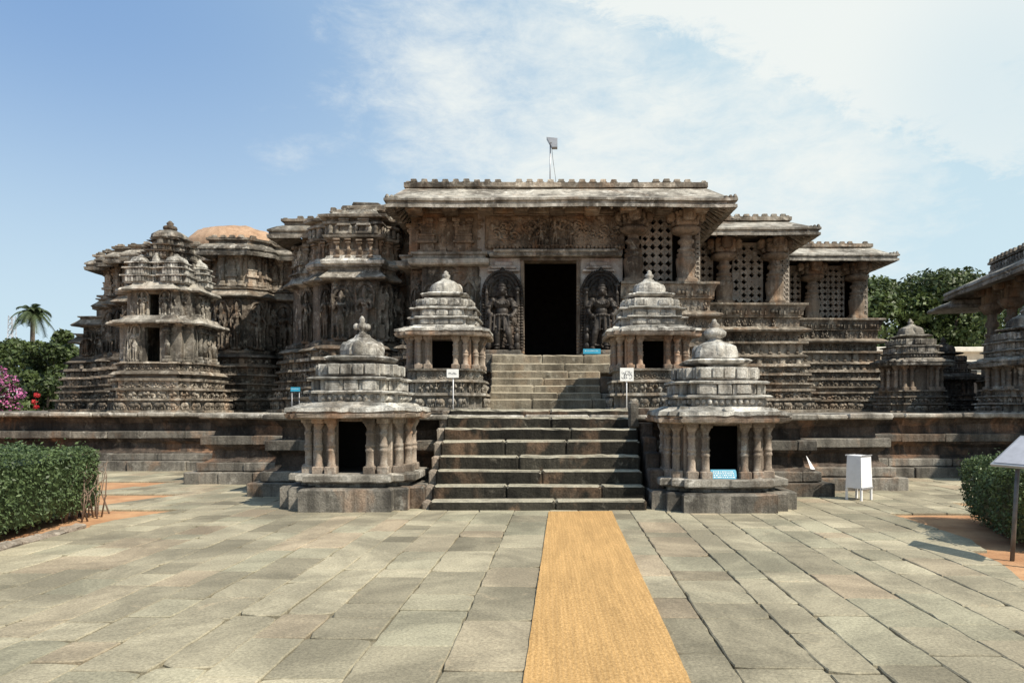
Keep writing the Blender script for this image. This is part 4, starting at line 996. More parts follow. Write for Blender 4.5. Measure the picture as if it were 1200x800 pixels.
def roof(x0, x1, y0, y1, ex0, ex1, ey0, zw, zl, zt0, zt1, lipz=.24):
    """eave slab with a sloping top between wall head (zw), lip (zl) and parapet foot (zt0)"""
    n = 40
    def ring(a, b, c_, d, z):
        pts = []
        for (p, q, k) in (((a, c_), (b, c_), n), ((b, c_), (b, d), n), ((b, d), (a, d), 6), ((a, d), (a, c_), n)):
            for i in range(k): pts.append((p[0] + (q[0] - p[0]) * i / k, p[1] + (q[1] - p[1]) * i / k, z))
        return np.array(pts)
    Y1 = y1 + .01
    R = [ring(x0 + .3, x1 - .3, y0 + .5, Y1, zw), ring(x0 + .05, x1 - .05, y0 + .15, Y1, zw + .02), ring(ex0 + .12, ex1 - .12, ey0 + .12, Y1, zl + .03), ring(ex0, ex1, ey0, Y1, zl), ring(ex0, ex1, ey0, Y1, zl + .08),
         ring(ex0 + .05, ex1 - .05, ey0 + .05, Y1, zl + .10), ring(ex0 + .05, ex1 - .05, ey0 + .05, Y1, zl + .16), ring(ex0 - .02, ex1 + .02, ey0 - .02, Y1, zl + .18), ring(ex0 - .02, ex1 + .02, ey0 - .02, Y1, zl + lipz),
         ring(ex0 * .6 + x0 * .4, ex1 * .6 + x1 * .4, ey0 * .6 + y0 * .4, Y1, zl + lipz + (zt0 - zl - lipz) * .35), ring(x0, x1, y0 - .02, Y1, zt0), ring(x0 + .5, x1 - .5, y0 + .5, Y1, zt0 + .02)]
    m = len(R[0]); V = wob(np.concatenate(R), .016, 2.6); Q = []; tt = []
    for r in range(len(R) - 1):
        tr = rng.uniform(.3, .8, 64)
        for q in range(m): Q.append((r * m + q, r * m + (q + 1) % m, r * m + m + (q + 1) % m, r * m + m + q)); tt.append(tr[(q // 7) % 64])
    mb = MB(); mb.add(V, Q=Q, tint=np.array(tt))
    W = R[-1]; mb.add(np.concatenate([W, W.mean(0)[None]]), T=[(m, q, (q + 1) % m) for q in range(m)])
    W = R[0]; mb.add(np.concatenate([W, W.mean(0)[None]]), T=[(m, (q + 1) % m, q) for q in range(m)])
    for x in np.arange(ex0 + .3, ex1 - .2, .32):   # stone battens under the eave
        tube(mb, [(x, ey0 + .15, zl + .02), (min(max(x, x0 + .1), x1 - .1), y0 + .2, zw)], .035, 4, tint=.3, smooth=False)
    for yy in np.arange(ey0 + .5, y1 - .3, .32):
        tube(mb, [(ex1 - .15, yy, zl + .02), (x1 - .1, max(yy, y0 + .2), zw)], .035, 4, tint=.3, smooth=False)
        tube(mb, [(ex0 + .15, yy, zl + .02), (x0 + .1, max(yy, y0 + .2), zw)], .035, 4, tint=.3, smooth=False)
    for k in range(3):    # upturned corner knobs
        for x in (ex0 + .05 + k * .12, ex1 - .05 - k * .12): lathe(mb, x, ey0 + .08, [(.06, zl + lipz - .02), (.07, zl + lipz + .05), (.03, zl + lipz + .12 - k * .02)], 6, smooth=False)
    part('eave', mb, M['eave'], temple)
    mb = MB(); p = rect(x0, x1, y0, y1)
    sweep(mb, p, [(-.03, zt0 - .03), (-.03, zt0 + .04), (.05, zt0 + .05), (.05, zt1 - .12), (0, zt1 - .1), (-.12, zt1 - .09), (-.5, zt1 - .08)], True, seg=.3, j=.01, cap=True)
    knobs(mb, p, -.06, zt1 - .11, .15, .3, .52, True); part('parapet', mb, M['base'], temple)

# porch right half
seatwall([(2.1, 20.75), (4.45, 20.75), (4.45, 24.6)])
for x in (PX(742, 20.75), PX(803.5, 20.75)): pillar(x, 20.72, 5.22, 7.22)
lattice(2.75, 3.65, 21.0, 5.22, 7.15); lattice(4.32, 4.46, 21.0, 5.22, 7.15, cell=.14, hole=.03)
roof(-3.95, 4.5, 20.4, 27, -4.3, 5.1, 19.3, 7.42, 7.0, 7.8, 8.1)
# second bay
seatwall([(4.6, 24.5), (8.3, 24.5), (8.3, 28.6)], -.05)
for x in (PX(848, 24.5), PX(907, 24.5)): pillar(x, 24.45, 5.15, 7.3, .3)
lattice(4.55, 5.7, 24.75, 5.15, 7.2); lattice(6.35, 7.4, 24.75, 5.15, 7.2); lattice(7.98, 8.3, 24.75, 5.15, 7.2, cell=.16, hole=.03)
roof(4.3, PX(926, 24.2), 24.2, 30, 4.2, 8.75, 23.1, 7.5, 7.16, 7.85, 8.14)
# third bay
seatwall([(8.4, 28.5), (12.75, 28.5), (12.75, 33)], -.06)
for x in (PX(951, 28.5), PX(1003, 28.5)): pillar(x, 28.45, 5.15, 7.3, .3)
lattice(8.5, 10.1, 28.75, 5.15, 7.2); lattice(10.72, 11.82, 28.75, 5.15, 7.2); lattice(12.35, 12.75, 28.75, 5.15, 7.2, cell=.2, hole=.03)
roof(8.0, PX(1021, 28.2), 28.2, 34, 7.8, 13.2, 27.1, 7.5, 7.16, 7.85, 8.14)
# solid mass: roofs and rear walls closing the dark interior
mb = MB(); bx = lambda *a: box(mb, *a)
bx(-7.6, -4.0, 22.6, 38, 1.5, 7.42); bx(-14.2, -7.7, 25.8, 38, 1.5, 7.1); bx(-16.5, -14.1, 27.5, 37.9, 1.5, 7.09); bx(-17.2, -15.9, 28, 37, 1.5, 4.9); bx(-18.2, -16.5, 29, 36, 1.5, 4.3)
bx(-4.1, 12.9, 34.5, 35.2, 1.5, 7.4); bx(-3.9, 4.3, 25.5, 35, 7.45, 7.75); bx(-3.8, 8.0, 28.9, 35.1, 7.5, 7.76); bx(7.9, 12.6, 33.5, 35.1, 7.52, 7.77)
bx(12.5, 12.7, 29, 35, 5.1, 7.4); bx(8.1, 8.28, 25, 28.8, 5.1, 7.4); bx(4.25, 4.4, 21.3, 24.8, 5.1, 7.4); bx(-3.9, -3.6, 21.4, 35, 3.0, 7.43)
part('roof', mb, M['dark'], temple)
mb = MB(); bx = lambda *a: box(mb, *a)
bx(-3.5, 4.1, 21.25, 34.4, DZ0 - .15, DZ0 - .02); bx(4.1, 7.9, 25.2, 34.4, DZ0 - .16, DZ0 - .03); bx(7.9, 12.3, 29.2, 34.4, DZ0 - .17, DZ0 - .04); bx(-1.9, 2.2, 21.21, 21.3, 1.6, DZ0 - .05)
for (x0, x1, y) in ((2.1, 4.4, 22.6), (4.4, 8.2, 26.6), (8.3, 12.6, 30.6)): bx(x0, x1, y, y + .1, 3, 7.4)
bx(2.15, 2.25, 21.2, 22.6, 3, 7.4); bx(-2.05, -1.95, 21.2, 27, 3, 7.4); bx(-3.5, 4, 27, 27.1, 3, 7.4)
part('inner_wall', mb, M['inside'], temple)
# plastered dome behind
mb = MB(); lathe(mb, PX(272, 29), 29.5, [(1.95, 7.3), (1.93, 8.15), (1.86, 8.3), (1.5, 8.62), (1.25, 8.76), (.9, 8.8), (.01, 8.82)], 40, j=.05); part('dome', mb, M['dome'], temple)

# ================================================================== GUARDIAN STATUES
def guardian(x, y, z0, s, label, k):
    root = thing('guardian_statue', label, 'statue', (x, y, z0), 'carved guardians beside the doorway')
    h = 2.05
    mb = MB(); cbox(mb, x - .62, x + .62, y - .38, y + .28, z0 - .5, z0 + .02, c=.03, seg=.3); cbox(mb, x - .54, x + .54, y - .3, y + .25, z0 + .02, z0 + .12, c=.02, seg=.3); part('pedestal', mb, M['plat'], root)
    zb = z0 + .12
    # arched back slab
    mb = MB(); n = 28; W = .60; Hs = 1.45; A = []
    for i in range(n + 1):
        a = math.pi * i / n; A.append((W * math.cos(a), Hs + (2.36 - Hs - .1) * math.sin(a) ** .7))
    out = [(W, 0)] + A + [(-W, 0)]; m = len(out); yb, yf = y + .28, y + .16
    V = [(x + p[0], yf, zb + p[1]) for p in out] + [(x + p[0], yb, zb + p[1]) for p in out] + [(x, yf, zb + 1)]
    mb.add(V, Q=[(i, (i + 1) % m, m + (i + 1) % m, m + i) for i in range(m)], T=[(2 * m, (i + 1) % m, i) for i in range(m)])
    relief(mb, (x - .5, yf - .005, zb + .05), (1, 0, 0), (0, 0, 1), (0, -1, 0), 1.0, 1.5, 700 + k, amp=.13, n=120, rmin=.05, rmax=.12, res=.016)
    relief(mb, (x - .36, yf - .006, zb + 1.5), (1, 0, 0), (0, 0, 1), (0, -1, 0), .72, .62, 720 + k, amp=.13, n=120, rmin=.05, rmax=.11, res=.016)
    for r, sc in ((.55, .05), (.46, .06), (.36, .055)):
        for i in range(31):
            a = math.pi * i / 30; ell(mb, (x + r * math.cos(a), yf - .02, zb + Hs + (r + .26) * math.sin(a) ** .75), (sc, .06, sc), 7, 4)
        for q in (-1, 1):
            for i in range(17): ell(mb, (x + q * r, yf - .02, zb + .1 + i * .08), (sc, .05, sc * .8), 6, 4)
    lathe(mb, x, yf, [(.1, zb + 2.2), (.12, zb + 2.26), (.06, zb + 2.33), (.02, zb + 2.38)], 8)
    part('arched_back', mb, M['statueback'], root)
    # figure
    mb = MB(); C = lambda a, b, r0, r1: capsule(mb, (x + a[0] * s, y - a[1], zb + a[2]), (x + b[0] * s, y - b[1], zb + b[2]), r0, r1, 12)
    E_ = lambda c, r: ell(mb, (x + c[0] * s, y - c[1], zb + c[2]), r, 14, 9)
    C((-.13, .06, .06), (-.13, .09, .46), .07, .095); C((-.13, .09, .46), (-.1, .05, .86), .10, .135)
    C((.24, .10, .06), (.2, .17, .46), .065, .09); C((.2, .17, .46), (.1, .06, .86), .095, .135)
    E_((-.14, .16, .05), (.075, .16, .05)); E_((.27, .19, .05), (.08, .16, .05))
    E_((0, .04, .92), (.24, .17, .15)); E_((.01, .04, 1.1), (.17, .135, .15)); E_((.0, .05, 1.3), (.235, .16, .16)); E_((-.1, .15, 1.32), (.09, .05, .07)); E_((.1, .15, 1.32), (.09, .05, .07))
    for q in (-1, 1): E_((q * .25, .03, 1.40), (.09, .09, .09))
    C((0, .05, 1.42), (0, .07, 1.56), .075, .07); E_((0, .1, 1.64), (.105, .12, .13)); E_((0, .21, 1.63), (.022, .03, .04))
    for q in (-1, 1): E_((q * .11, .08, 1.62), (.03, .04, .06)); E_((q * .12, .08, 1.55), (.04, .03, .04)); E_((q * .045, .205, 1.665), (.022, .015, .012))
    lathe(mb, x, y - .06, [(.14, zb + 1.70), (.15, zb + 1.74), (.12, zb + 1.76), (.135, zb + 1.82), (.10, zb + 1.86), (.115, zb + 1.91), (.08, zb + 1.95), (.085, zb + 1.99), (.04, zb + 2.04), (.02, zb + 2.1)], 14)
    # four arms
    C((.27, .03, 1.38), (.38, .06, 1.1), .075, .065); C((.38, .06, 1.1), (.30, .2, .96), .062, .05); E_((.28, .23, .95), (.06, .05, .07))
    C((-.27, .03, 1.38), (-.39, .06, 1.1), .075, .065); C((-.39, .06, 1.1), (-.31, .2, .98), .062, .05); E_((-.29, .23, .98), (.06, .05, .07))
    C((.28, -.0, 1.38), (.44, 0, 1.28), .07, .06); C((.44, 0, 1.28), (.43, .05, 1.55), .055, .045); E_((.43, .07, 1.6), (.05, .05, .06))
    C((-.28, -.0, 1.38), (-.44, 0, 1.28), .07, .06); C((-.44, 0, 1.28), (-.43, .05, 1.55), .055, .045); E_((-.43, .07, 1.6), (.05, .05, .06))
    C((-.36, .2, .05), (-.31, .23, .95), .045, .04); E_((-.37, .2, .16), (.08, .08, .16))     # club
    E_((.43, .06, 1.72), (.09, .06, .09)); C((-.43, .07, 1.62), (-.43, .05, 1.86), .03, .03); E_((-.43, .05, 1.84), (.09, .04, .05))
    # girdle, tassels, necklace, garland
    for q in range(20):
        a = 2 * math.pi * q / 20; E_((.25 * math.cos(a), .04 + .18 * math.sin(a), .98), (.04, .04, .03))
    for q in range(9):
        a = math.pi * q / 8; E_((.17 * math.cos(a), .19 + .01 * math.sin(a), 1.42 - .14 * math.sin(a)), (.026, .026, .026)); E_((.25 * math.cos(a), .17, .78 - .2 * math.sin(a)), (.032, .05, .03))
    for q in (-.2, -.07, .06, .19): C((q, .2, .95), (q * 1.1, .21, .55), .028, .022)
    for q in (-1, 1):
        for z in (1.02, 1.22): E_((q * .38, .08, z), (.08, .08, .025))
        E_((q * .15, .1, .14), (.1, .1, .03)); E_((q * .42, .08, .34), (.09, .09, .16)); E_((q * .42, .1, .56), (.06, .07, .08)); E_((q * .42, .06, .12), (.1, .09, .14))
    V, Q, T = remeshed(mb, .0125, 1); m2 = MB(); m2.add(V, Q=Q, T=T, smooth=True); part('figure', m2, M['statue'], root)
guardian(-1.24, 20.42, zu[-1] + .04, 1, 'black carved guardian statue in a pointed arch, left of the doorway beside figure panels', 0)
guardian(1.56, 20.42, zu[-1] + .04, -1, 'black carved guardian statue in a pointed arch, right of the doorway above a blue plate', 1)
# ================================================================== PAVILION, WALLS BEHIND
pav = thing('pillared_pavilion', 'open pillared stone pavilion with sloping eaves, cut by the photo edge', 'pavilion', (16, 20, 1.53))
RZ = math.radians(-9.8)
def pm(): return MB().at(15.65, 28.5, 0, RZ)
mb = pm(); p = rect(1.15, 9, -14, -1.15)
sweep(mb, p, [(-.4, 6.15), (0, 6.12), (1.1, 5.88), (1.15, 5.86), (1.18, 5.94), (1.12, 5.98), (1.18, 6.04), (1.16, 6.14), (.6, 6.4), (.05, 6.66), (-.5, 6.7)], True, seg=.3, j=.015, cap=True, capbot=True); part('eave', mb, M['eave'], pav)
mb = pm(); sweep(mb, p, [(.02, 6.6), (.02, 6.75), (-.06, 6.77), (-.06, 6.98), (.04, 7.0), (.04, 7.08), (-.4, 7.1)], True, seg=.3, j=.012, cap=True); row(mb, BUD, p, True, -.06, 6.74, .24, .2, .12, fill=.9); row(mb, KNOB, p, True, -.03, 7.07, .14, .32, .14, fill=.5, smooth=False); part('parapet', mb, M['base'], pav)
mb = pm(); cbox(mb, -.2, 1.6, -.6, 1.4, 5.5, 5.66, c=.05, j=.02, seg=.3); cbox(mb, .2, 1.6, -.3, 1.3, 5.66, 5.84, c=.05, j=.02); part('eave', mb, M['eave'], pav)
mb = pm(); p = rect(.9, 8.6, -13.6, -.9)
sweep(mb, p, [(.3, 1.5), (.3, 1.75), (.1, 1.8), (.1, 2.0), (.25, 2.05), (.25, 2.15), (.05, 2.2), (.05, 2.6), (.2, 2.65), (.15, 2.8), (-.3, 2.82)], True, seg=.4, j=.01, cap=True); row(mb, EL, p, True, .09, 1.78, .24, .3, .12); row(mb, PIL, p, True, .04, 2.2, .4, .35, .1, fill=.35); part('base_frieze', mb, M['base'], pav)
for (u, v) in [(1.2, -1.3), (1.2, -2.9), (1.2, -4.6), (1.2, -7), (1.2, -9.4), (3.4, -1.3), (3.4, -4.6), (3.4, -7), (5.8, -1.3), (5.8, -4.6)]:
    mb = pm(); h = 6.15 - 2.8; r = .28
    lathe(mb, u, v, [(r * a, 2.8 + h * q) for a, q in BELL], 16); cbox(mb, u - r, u + r, v - r, v + r, 2.78, 3.1, c=.03); o = part('pillar', mb, M['warm'], pav)
    mb = pm(); lathe(mb, u, v, [(r * .9, 2.8 + h * .7), (r * 1.5, 2.8 + h * .77), (r * 1.5, 2.8 + h * .8), (r, 2.8 + h * .81)], 16, sq=3); cbox(mb, u - .28, u + .28, v - .28, v + .28, 2.8 + h * .8, 6.15, c=.04, j=.01)
    for s in (-1, 1): cbox(mb, *sorted((u + s * .27, u + s * .6)), v - .15, v + .15, 5.8, 6.14, c=.06); cbox(mb, u - .15, u + .15, *sorted((v + s * .27, v + s * .6)), 5.8, 6.13, c=.06)
    part('capital', mb, M['warm'], o)
mb = pm(); box(mb, 5, 8.4, -9, -5.2, 2.8, 6.16); part('inner_wall', mb, M['inside'], pav)

bld = thing('cream_building', 'low cream wall of a far building with pale flat copings, behind the black shrine', 'building', (24, 46, 0))
mb = MB(); box(mb, 20, 34, 46, 52, -.03, 5.2); box(mb, 21, 33, 45.3, 46, -.03, 4.4); part('wall', mb, M['cream'], bld)
mb = MB(); cbox(mb, 19.8, 34, 45.6, 52.2, 5.2, 5.5, c=.04); cbox(mb, 20.6, 33.3, 45.0, 46.3, 4.41, 4.62, c=.04); part('coping', mb, M['tile'], bld)
for x in (23, 26, 29):
    mb = MB(); box(mb, x, x + .9, 45.27, 45.31, 2.0, 4.0); part('window', mb, M['inside'], bld)
bw = thing('garden_wall', 'low cream garden wall topped by white railings beyond the flowers', 'wall', (-30, 42, 0))
mb = MB(); box(mb, -40, -24, 42, 42.3, -.03, 2.1); part('wall', mb, M['cream'], bw)
mb = MB()
for k in range(65): box(mb, -40 + k * .25, -39.96 + k * .25, 42.1, 42.14, 2.1, 2.75)
box(mb, -40, -24, 42.09, 42.15, 2.72, 2.78); box(mb, -40, -24, 42.08, 42.16, 2.3, 2.34); part('railing', mb, M['white'], bw)
sh = thing('low_white_house', 'small white house with a pale pitched roof under the trees', 'house', (-34, 52, 0))
mb = MB(); box(mb, -40, -30.5, 50, 55, -.03, 3.0); part('wall', mb, M['white'], sh)
mb = MB(); V = [(-40.4, 49.6, 2.9), (-30.1, 49.6, 2.9), (-30.1, 55.4, 2.9), (-40.4, 55.4, 2.9), (-40.4, 52.5, 3.9), (-30.1, 52.5, 3.9)]
mb.add(V, Q=[(0, 1, 5, 4), (2, 3, 4, 5), (0, 3, 2, 1)], T=[(1, 2, 5), (3, 0, 4)]); part('roof', mb, M['metal'], sh)

# ================================================================== VEGETATION
def leaves(mb, C, Nr, size, tint, asp=.55, flop=.8):
    n = len(C); Nr = Nr + rng.normal(0, flop, (n, 3)); Nr /= np.linalg.norm(Nr, axis=1)[:, None] + 1e-9
    A = np.cross(Nr, rng.normal(size=(n, 3))); A /= np.linalg.norm(A, axis=1)[:, None] + 1e-9
    B = np.cross(Nr, A); s = size * rng.uniform(.6, 1.35, (n, 1))
    V = np.stack([C - A * s, C + B * s * asp, C + A * s, C - B * s * asp], 1).reshape(-1, 3)
    mb.add(V, Q=np.arange(4 * n).reshape(n, 4), tint=np.clip(tint, 0, 1))
def lobes(mb, cs, rs, per, size, tintbase=.5, squash=.8, flop=.8):
    for c, r in zip(cs, rs):
        d = rng.normal(size=(per, 3)); d /= np.linalg.norm(d, axis=1)[:, None]
        rad = r * rng.uniform(.45, 1.06, (per, 1)) ** .5
        C = c + d * rad * np.array([1, 1, squash])
        leaves(mb, C, d + np.array([0, 0, .5]), size, tintbase + rng.uniform(-.22, .22) + rng.uniform(-.28, .28, per), flop=flop)
def tree(name, label, x, y, z0, h, w, d, nl, per, size, trunk_r, cat='tree', group=None, base=.35, mat='tree', tb=.5, lr=(.16, .27)):
    o = thing(name, label, cat, (x, y, z0), group)
    cs, rs = [], []
    for _ in range(nl):
        a = rng.uniform(0, 6.28); r = math.sqrt(rng.uniform(0, 1)); zc = rng.uniform(0, 1)
        prof = math.sqrt(max(.05, 1 - (max(0, zc - .35) / .65) ** 2.2)) * (.75 + .25 * min(1, zc / .3))
        cs.append((x + math.cos(a) * r * w / 2 * prof, y + math.sin(a) * r * d / 2 * prof, z0 + h * (base + (1 - base) * zc * .94))); rs.append(w * rng.uniform(*lr) * (.6 + .4 * prof))
    mb = MB(); tube(mb, [(x, y, z0 - .05), (x + .1, y, z0 + h * .2), (x, y, z0 + h * .5)], [trunk_r, trunk_r * .75, trunk_r * .5], 8)
    for c in cs[:10]: tube(mb, [(x + .05, y, z0 + h * .25), ((x + c[0]) / 2, (y + c[1]) / 2, z0 + h * .42), c], [trunk_r * .5, trunk_r * .3, .04], 6)
    part('trunk', mb, M['trunk'], o)
    mb = MB(); lobes(mb, cs, rs, per, size, tb); part('crown', mb, M[mat], o); return o
tree('broad_tree', 'big dark spreading tree rising behind the black shrine and pavilion', 27.5, 52, 0, 11.2, 16.0, 11, 75, 620, .165, .5, lr=(.085, .14), base=.25, tb=.5)
tree('leafy_tree', 'lighter green tree seen through the pillars of the pavilion', 34.5, 50, 0, 8.6, 9, 7, 26, 450, .15, .35, lr=(.11, .18), tb=.75)
tree('bushy_tree', 'dark green bushy tree touching the left edge of the temple', -31.5, 47, 0, 6.7, 5.4, 5, 34, 480, .14, .3, lr=(.11, .18), base=.15, tb=.5)
tree('bushy_tree', 'rounded green tree at the photo edge, left of the palm', -36.8, 50, 0, 6.3, 8, 6, 26, 480, .14, .3, lr=(.12, .18), base=.15, tb=.5)
tree('bushy_tree', 'lower dense green shrub tree in front of the bushy trees, above the white house', -28.2, 41, 0, 4.1, 3.6, 3, 22, 350, .14, .2, lr=(.14, .2), base=.1, tb=.45)
tree('bushy_tree', 'pale green tree top between the palm and the temple', -38.6, 58, 0, 7.4, 7, 6, 22, 480, .15, .3, lr=(.12, .18), base=.2, tb=.75)
# palm
pl = thing('palm_tree', 'coconut palm with drooping fronds against the sky', 'palm tree', (-38.2, 54, 0))
mb = MB(); tube(mb, [(-38.2, 54, -.1), (-38.3, 54, 4), (-38.2, 54, 8.75)], [.22, .17, .15], 10); part('trunk', mb, M['trunk'], pl)
mb = MB(); top = np.array([-38.2, 54, 8.7])
for k in range(26):
    a = k * 2.399; e = rng.uniform(-.1, 1.25); L = rng.uniform(1.45, 1.95); pts = []
    for u in np.linspace(0, 1, 9):
        r = L * u * math.cos(e) * (1 - .12 * u * u); z = L * u * math.sin(e) - 1.5 * u * u * (1.0 - .3 * math.sin(e)); pts.append(top + np.array([r * math.cos(a), r * math.sin(a), z]))
    pts = np.array(pts); tube(mb, pts, np.linspace(.04, .008, 9), 5, tint=.6)
    for i in range(1, 9):
        for f in (0, .25, .5, .75):
            p = pts[i - 1] + (pts[i] - pts[i - 1]) * f; dr = pts[i] - pts[i - 1]; dr = dr / np.linalg.norm(dr); sd = np.cross(dr, [0, 0, 1]); sd /= np.linalg.norm(sd) + 1e-6
            for s in (-1, 1):
                ln = .5 * (1 - .65 * abs((i + f) / 9 - .45)) * rng.uniform(.8, 1.1); tip = p + (sd * s * .75 + dr * .5 + np.array([0, 0, -.35])) * ln
                mb.add([p - dr * .035, p + dr * .035, tip], T=[(0, 1, 2)], tint=rng.uniform(.2, .9))
part('fronds', mb, M['palm'], pl)
# bougainvillea and red flowers
bg = thing('bougainvillea', 'bright pink flowering bougainvillea bush at the photo edge above the platform', 'bush', (-24.8, 33, 0))
mb = MB(); cs = [(-25.75 + 1.35 * math.cos(a_) * r_, 33 + .7 * math.sin(a_ * 3.1) * r_, 2.35 + 1.25 * math.sin(a_) * r_) for a_, r_ in zip(np.arange(44) * 2.399, np.sqrt(np.linspace(.02, 1, 44)))]; rs = [rng.uniform(.35, .55) for _ in cs]
lobes(mb, cs, rs, 130, .09, .4); part('foliage', mb, M['tree'], bg)
mb = MB(); lobes(mb, [(c[0], c[1] - .12, c[2] + .08) for c in cs], [r * 1.02 for r in rs], 120, .07, .5); part('flowers', mb, M['pink'], bg)
mb = MB()
for c in cs[:8]: tube(mb, [(-24.8, 33, -.05), ((c[0] - 24.8) / 2, 33, 1.0), c], [.06, .04, .02], 5)
part('trunk', mb, M['trunk'], bg)
rf = thing('red_flower_plant', 'thin plant with red flowers before the cream garden wall', 'plant', (PX(42, 36), 36, 0)); x = PX(42, 36)
mb = MB(); tube(mb, [(x, 36, -.05), (x + .05, 36, 1.2), (x, 36, 2.3)], [.03, .025, .015], 5); lobes(mb, [(x, 36, .9), (x + .1, 36, 1.4)], [.3, .25], 80, .08, .5); part('stem', mb, M['tree'], rf)
mb = MB(); lobes(mb, [(x + .05, 36, 2.3), (x - .1, 36, 1.95), (x + .02, 36, 1.7)], [.14, .15, .12], 60, .06, .5); part('flowers', mb, M['red'], rf)
# clipped hedges
def hedge(label, ox, oy, rz, L, W, h, n, size, seed, twigs=True):
    """local x: outwards from the visible side face (x=0) into the hedge, y: along, far end at y=0 running to -L"""
    o = thing('hedge', label, 'hedge', (ox, oy, 0), 'clipped hedges at the edge of the paving')
    mb = MB().at(ox, oy, 0, rz); A = W * L + 2 * h * L + 2 * h * W; C, Nn = [], []
    for (area, f, nr) in ((W * L, lambda a, b: (a * W, -b * L, h), (0, 0, 1)), (h * L, lambda a, b: (0, -a * L, b * h), (-1, 0, 0)), (h * W, lambda a, b: (a * W, 0, b * h), (0, 1, 0)), (h * W, lambda a, b: (a * W, -L, b * h), (0, -1, 0))):
        k = int(n * area / A); ab = rng.uniform(0, 1, (k, 2)); ab[:, 1] = np.maximum(ab[:, 1], rng.uniform(0, .12, k))
        pts = np.array([f(a, b) for a, b in ab]); C.append(pts); Nn.append(np.tile(nr, (k, 1)))
    C = np.concatenate(C); Nn = np.concatenate(Nn).astype(float)
    # round the arrises and make the faces bulge
    ctr = np.array([W / 2, -L / 2, h * .5]); q = (C - ctr) / np.array([W / 2, L / 2, h * .5])
    rn = (np.abs(q) ** 7).sum(1) ** (1 / 7); C = ctr + (C - ctr) / rn[:, None]
    depth = rng.exponential(.05, (len(C), 1)); bulge = .5 + .5 * np.sin(C @ np.array([5.1, 3.7, 6.3]) + seed); bulge2 = np.sin(C @ np.array([-9.1, 11.7, 8.3]) + seed)
    low = np.clip(1 - C[:, 2:3] / .35, 0, 1)
    C = C - Nn * (depth + .08 * bulge[:, None] + .04 * bulge2[:, None] + .22 * low * rng.uniform(.2, 1, (len(C), 1))) + rng.normal(0, .012, C.shape)
    # loose shoots
    k = int(n * .05); i = rng.integers(0, len(C), k); C[i] += Nn[i] * rng.uniform(0, .10, (k, 1)) + np.array([0, 0, .025])
    keep = ~((C[:, 2] < .45) & (rng.random(len(C)) < (.45 - C[:, 2]) * 1.3))
    if twigs: keep &= ~((C[:, 1] < -L + .9) & (C[:, 0] < .7) & (C[:, 2] < .62) & (rng.random(len(C)) < .72))
    C, Nn = C[keep], Nn[keep]; tint = .42 + .2 * (bulge[keep] - .5) + rng.uniform(-.42, .5, len(C)) + .12 * (C[:, 2] / h)
    leaves(mb, C, Nn + np.array([0, 0, .35]), size, tint, .5, .75); part('foliage', mb, M['hedge'], o)
    mb = MB().at(ox, oy, 0, rz); g = np.random.default_rng(seed)
    for _ in range(64 if twigs else 40):
        x0 = g.uniform(.3, W - .3); y0 = -g.uniform(.3, L - .3)
        if twigs and _ < 26: x0 = g.uniform(.05, .5); y0 = -(L - .06 - g.uniform(0, 1.0))
        p = [(x0, y0, -.05), (x0 + g.normal(0, .06), y0 + g.normal(0, .06), .3), (x0 + g.normal(-.03, .12), y0 + g.normal(0, .12), .62), (x0 + g.normal(0, .16), y0 + g.normal(0, .12), h * .75)]
        tube(mb, p, [.014, .01, .007, .004], 5)
    part('twigs', mb, M['twig'], o)['kind'] = 'stuff'
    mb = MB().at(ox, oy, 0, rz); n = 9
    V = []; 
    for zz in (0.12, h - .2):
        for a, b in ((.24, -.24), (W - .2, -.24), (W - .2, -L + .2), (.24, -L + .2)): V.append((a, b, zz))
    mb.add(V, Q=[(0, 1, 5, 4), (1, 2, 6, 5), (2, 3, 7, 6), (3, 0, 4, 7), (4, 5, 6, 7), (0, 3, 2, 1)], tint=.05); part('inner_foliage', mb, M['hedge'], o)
    return o
# left hedge: mirrored frame (its visible side faces +X), built by turning the frame half round
hedge('clipped green hedge at the left of the paving with bare twigs at its corner', -6.24, 6.2, math.radians(180 + 6.5), 5.5, 3.4, 1.1, 46000, .026, 3)
hedge('clipped dark green hedge at the right of the paving behind the slanted sign', 6.15, 11.0, math.radians(-19), 2.75, 3.6, 1.0, 42000, .024, 8, False)
mb = MB()
for k in range(7): cbox(mb, -6.56 + rng.uniform(-.05, .05), -6.4 + rng.uniform(-.05, .06), 7.2 + k * .42, 7.55 + k * .42 + rng.uniform(0, .05), -.05, rng.uniform(.03, .07), c=.03, j=.02, seg=.12)
single('border_stones', mb, M['granite'], 'rough stone edging along the foot of the hedge with bare twigs', 'edging', (-6.5, 9, 0))

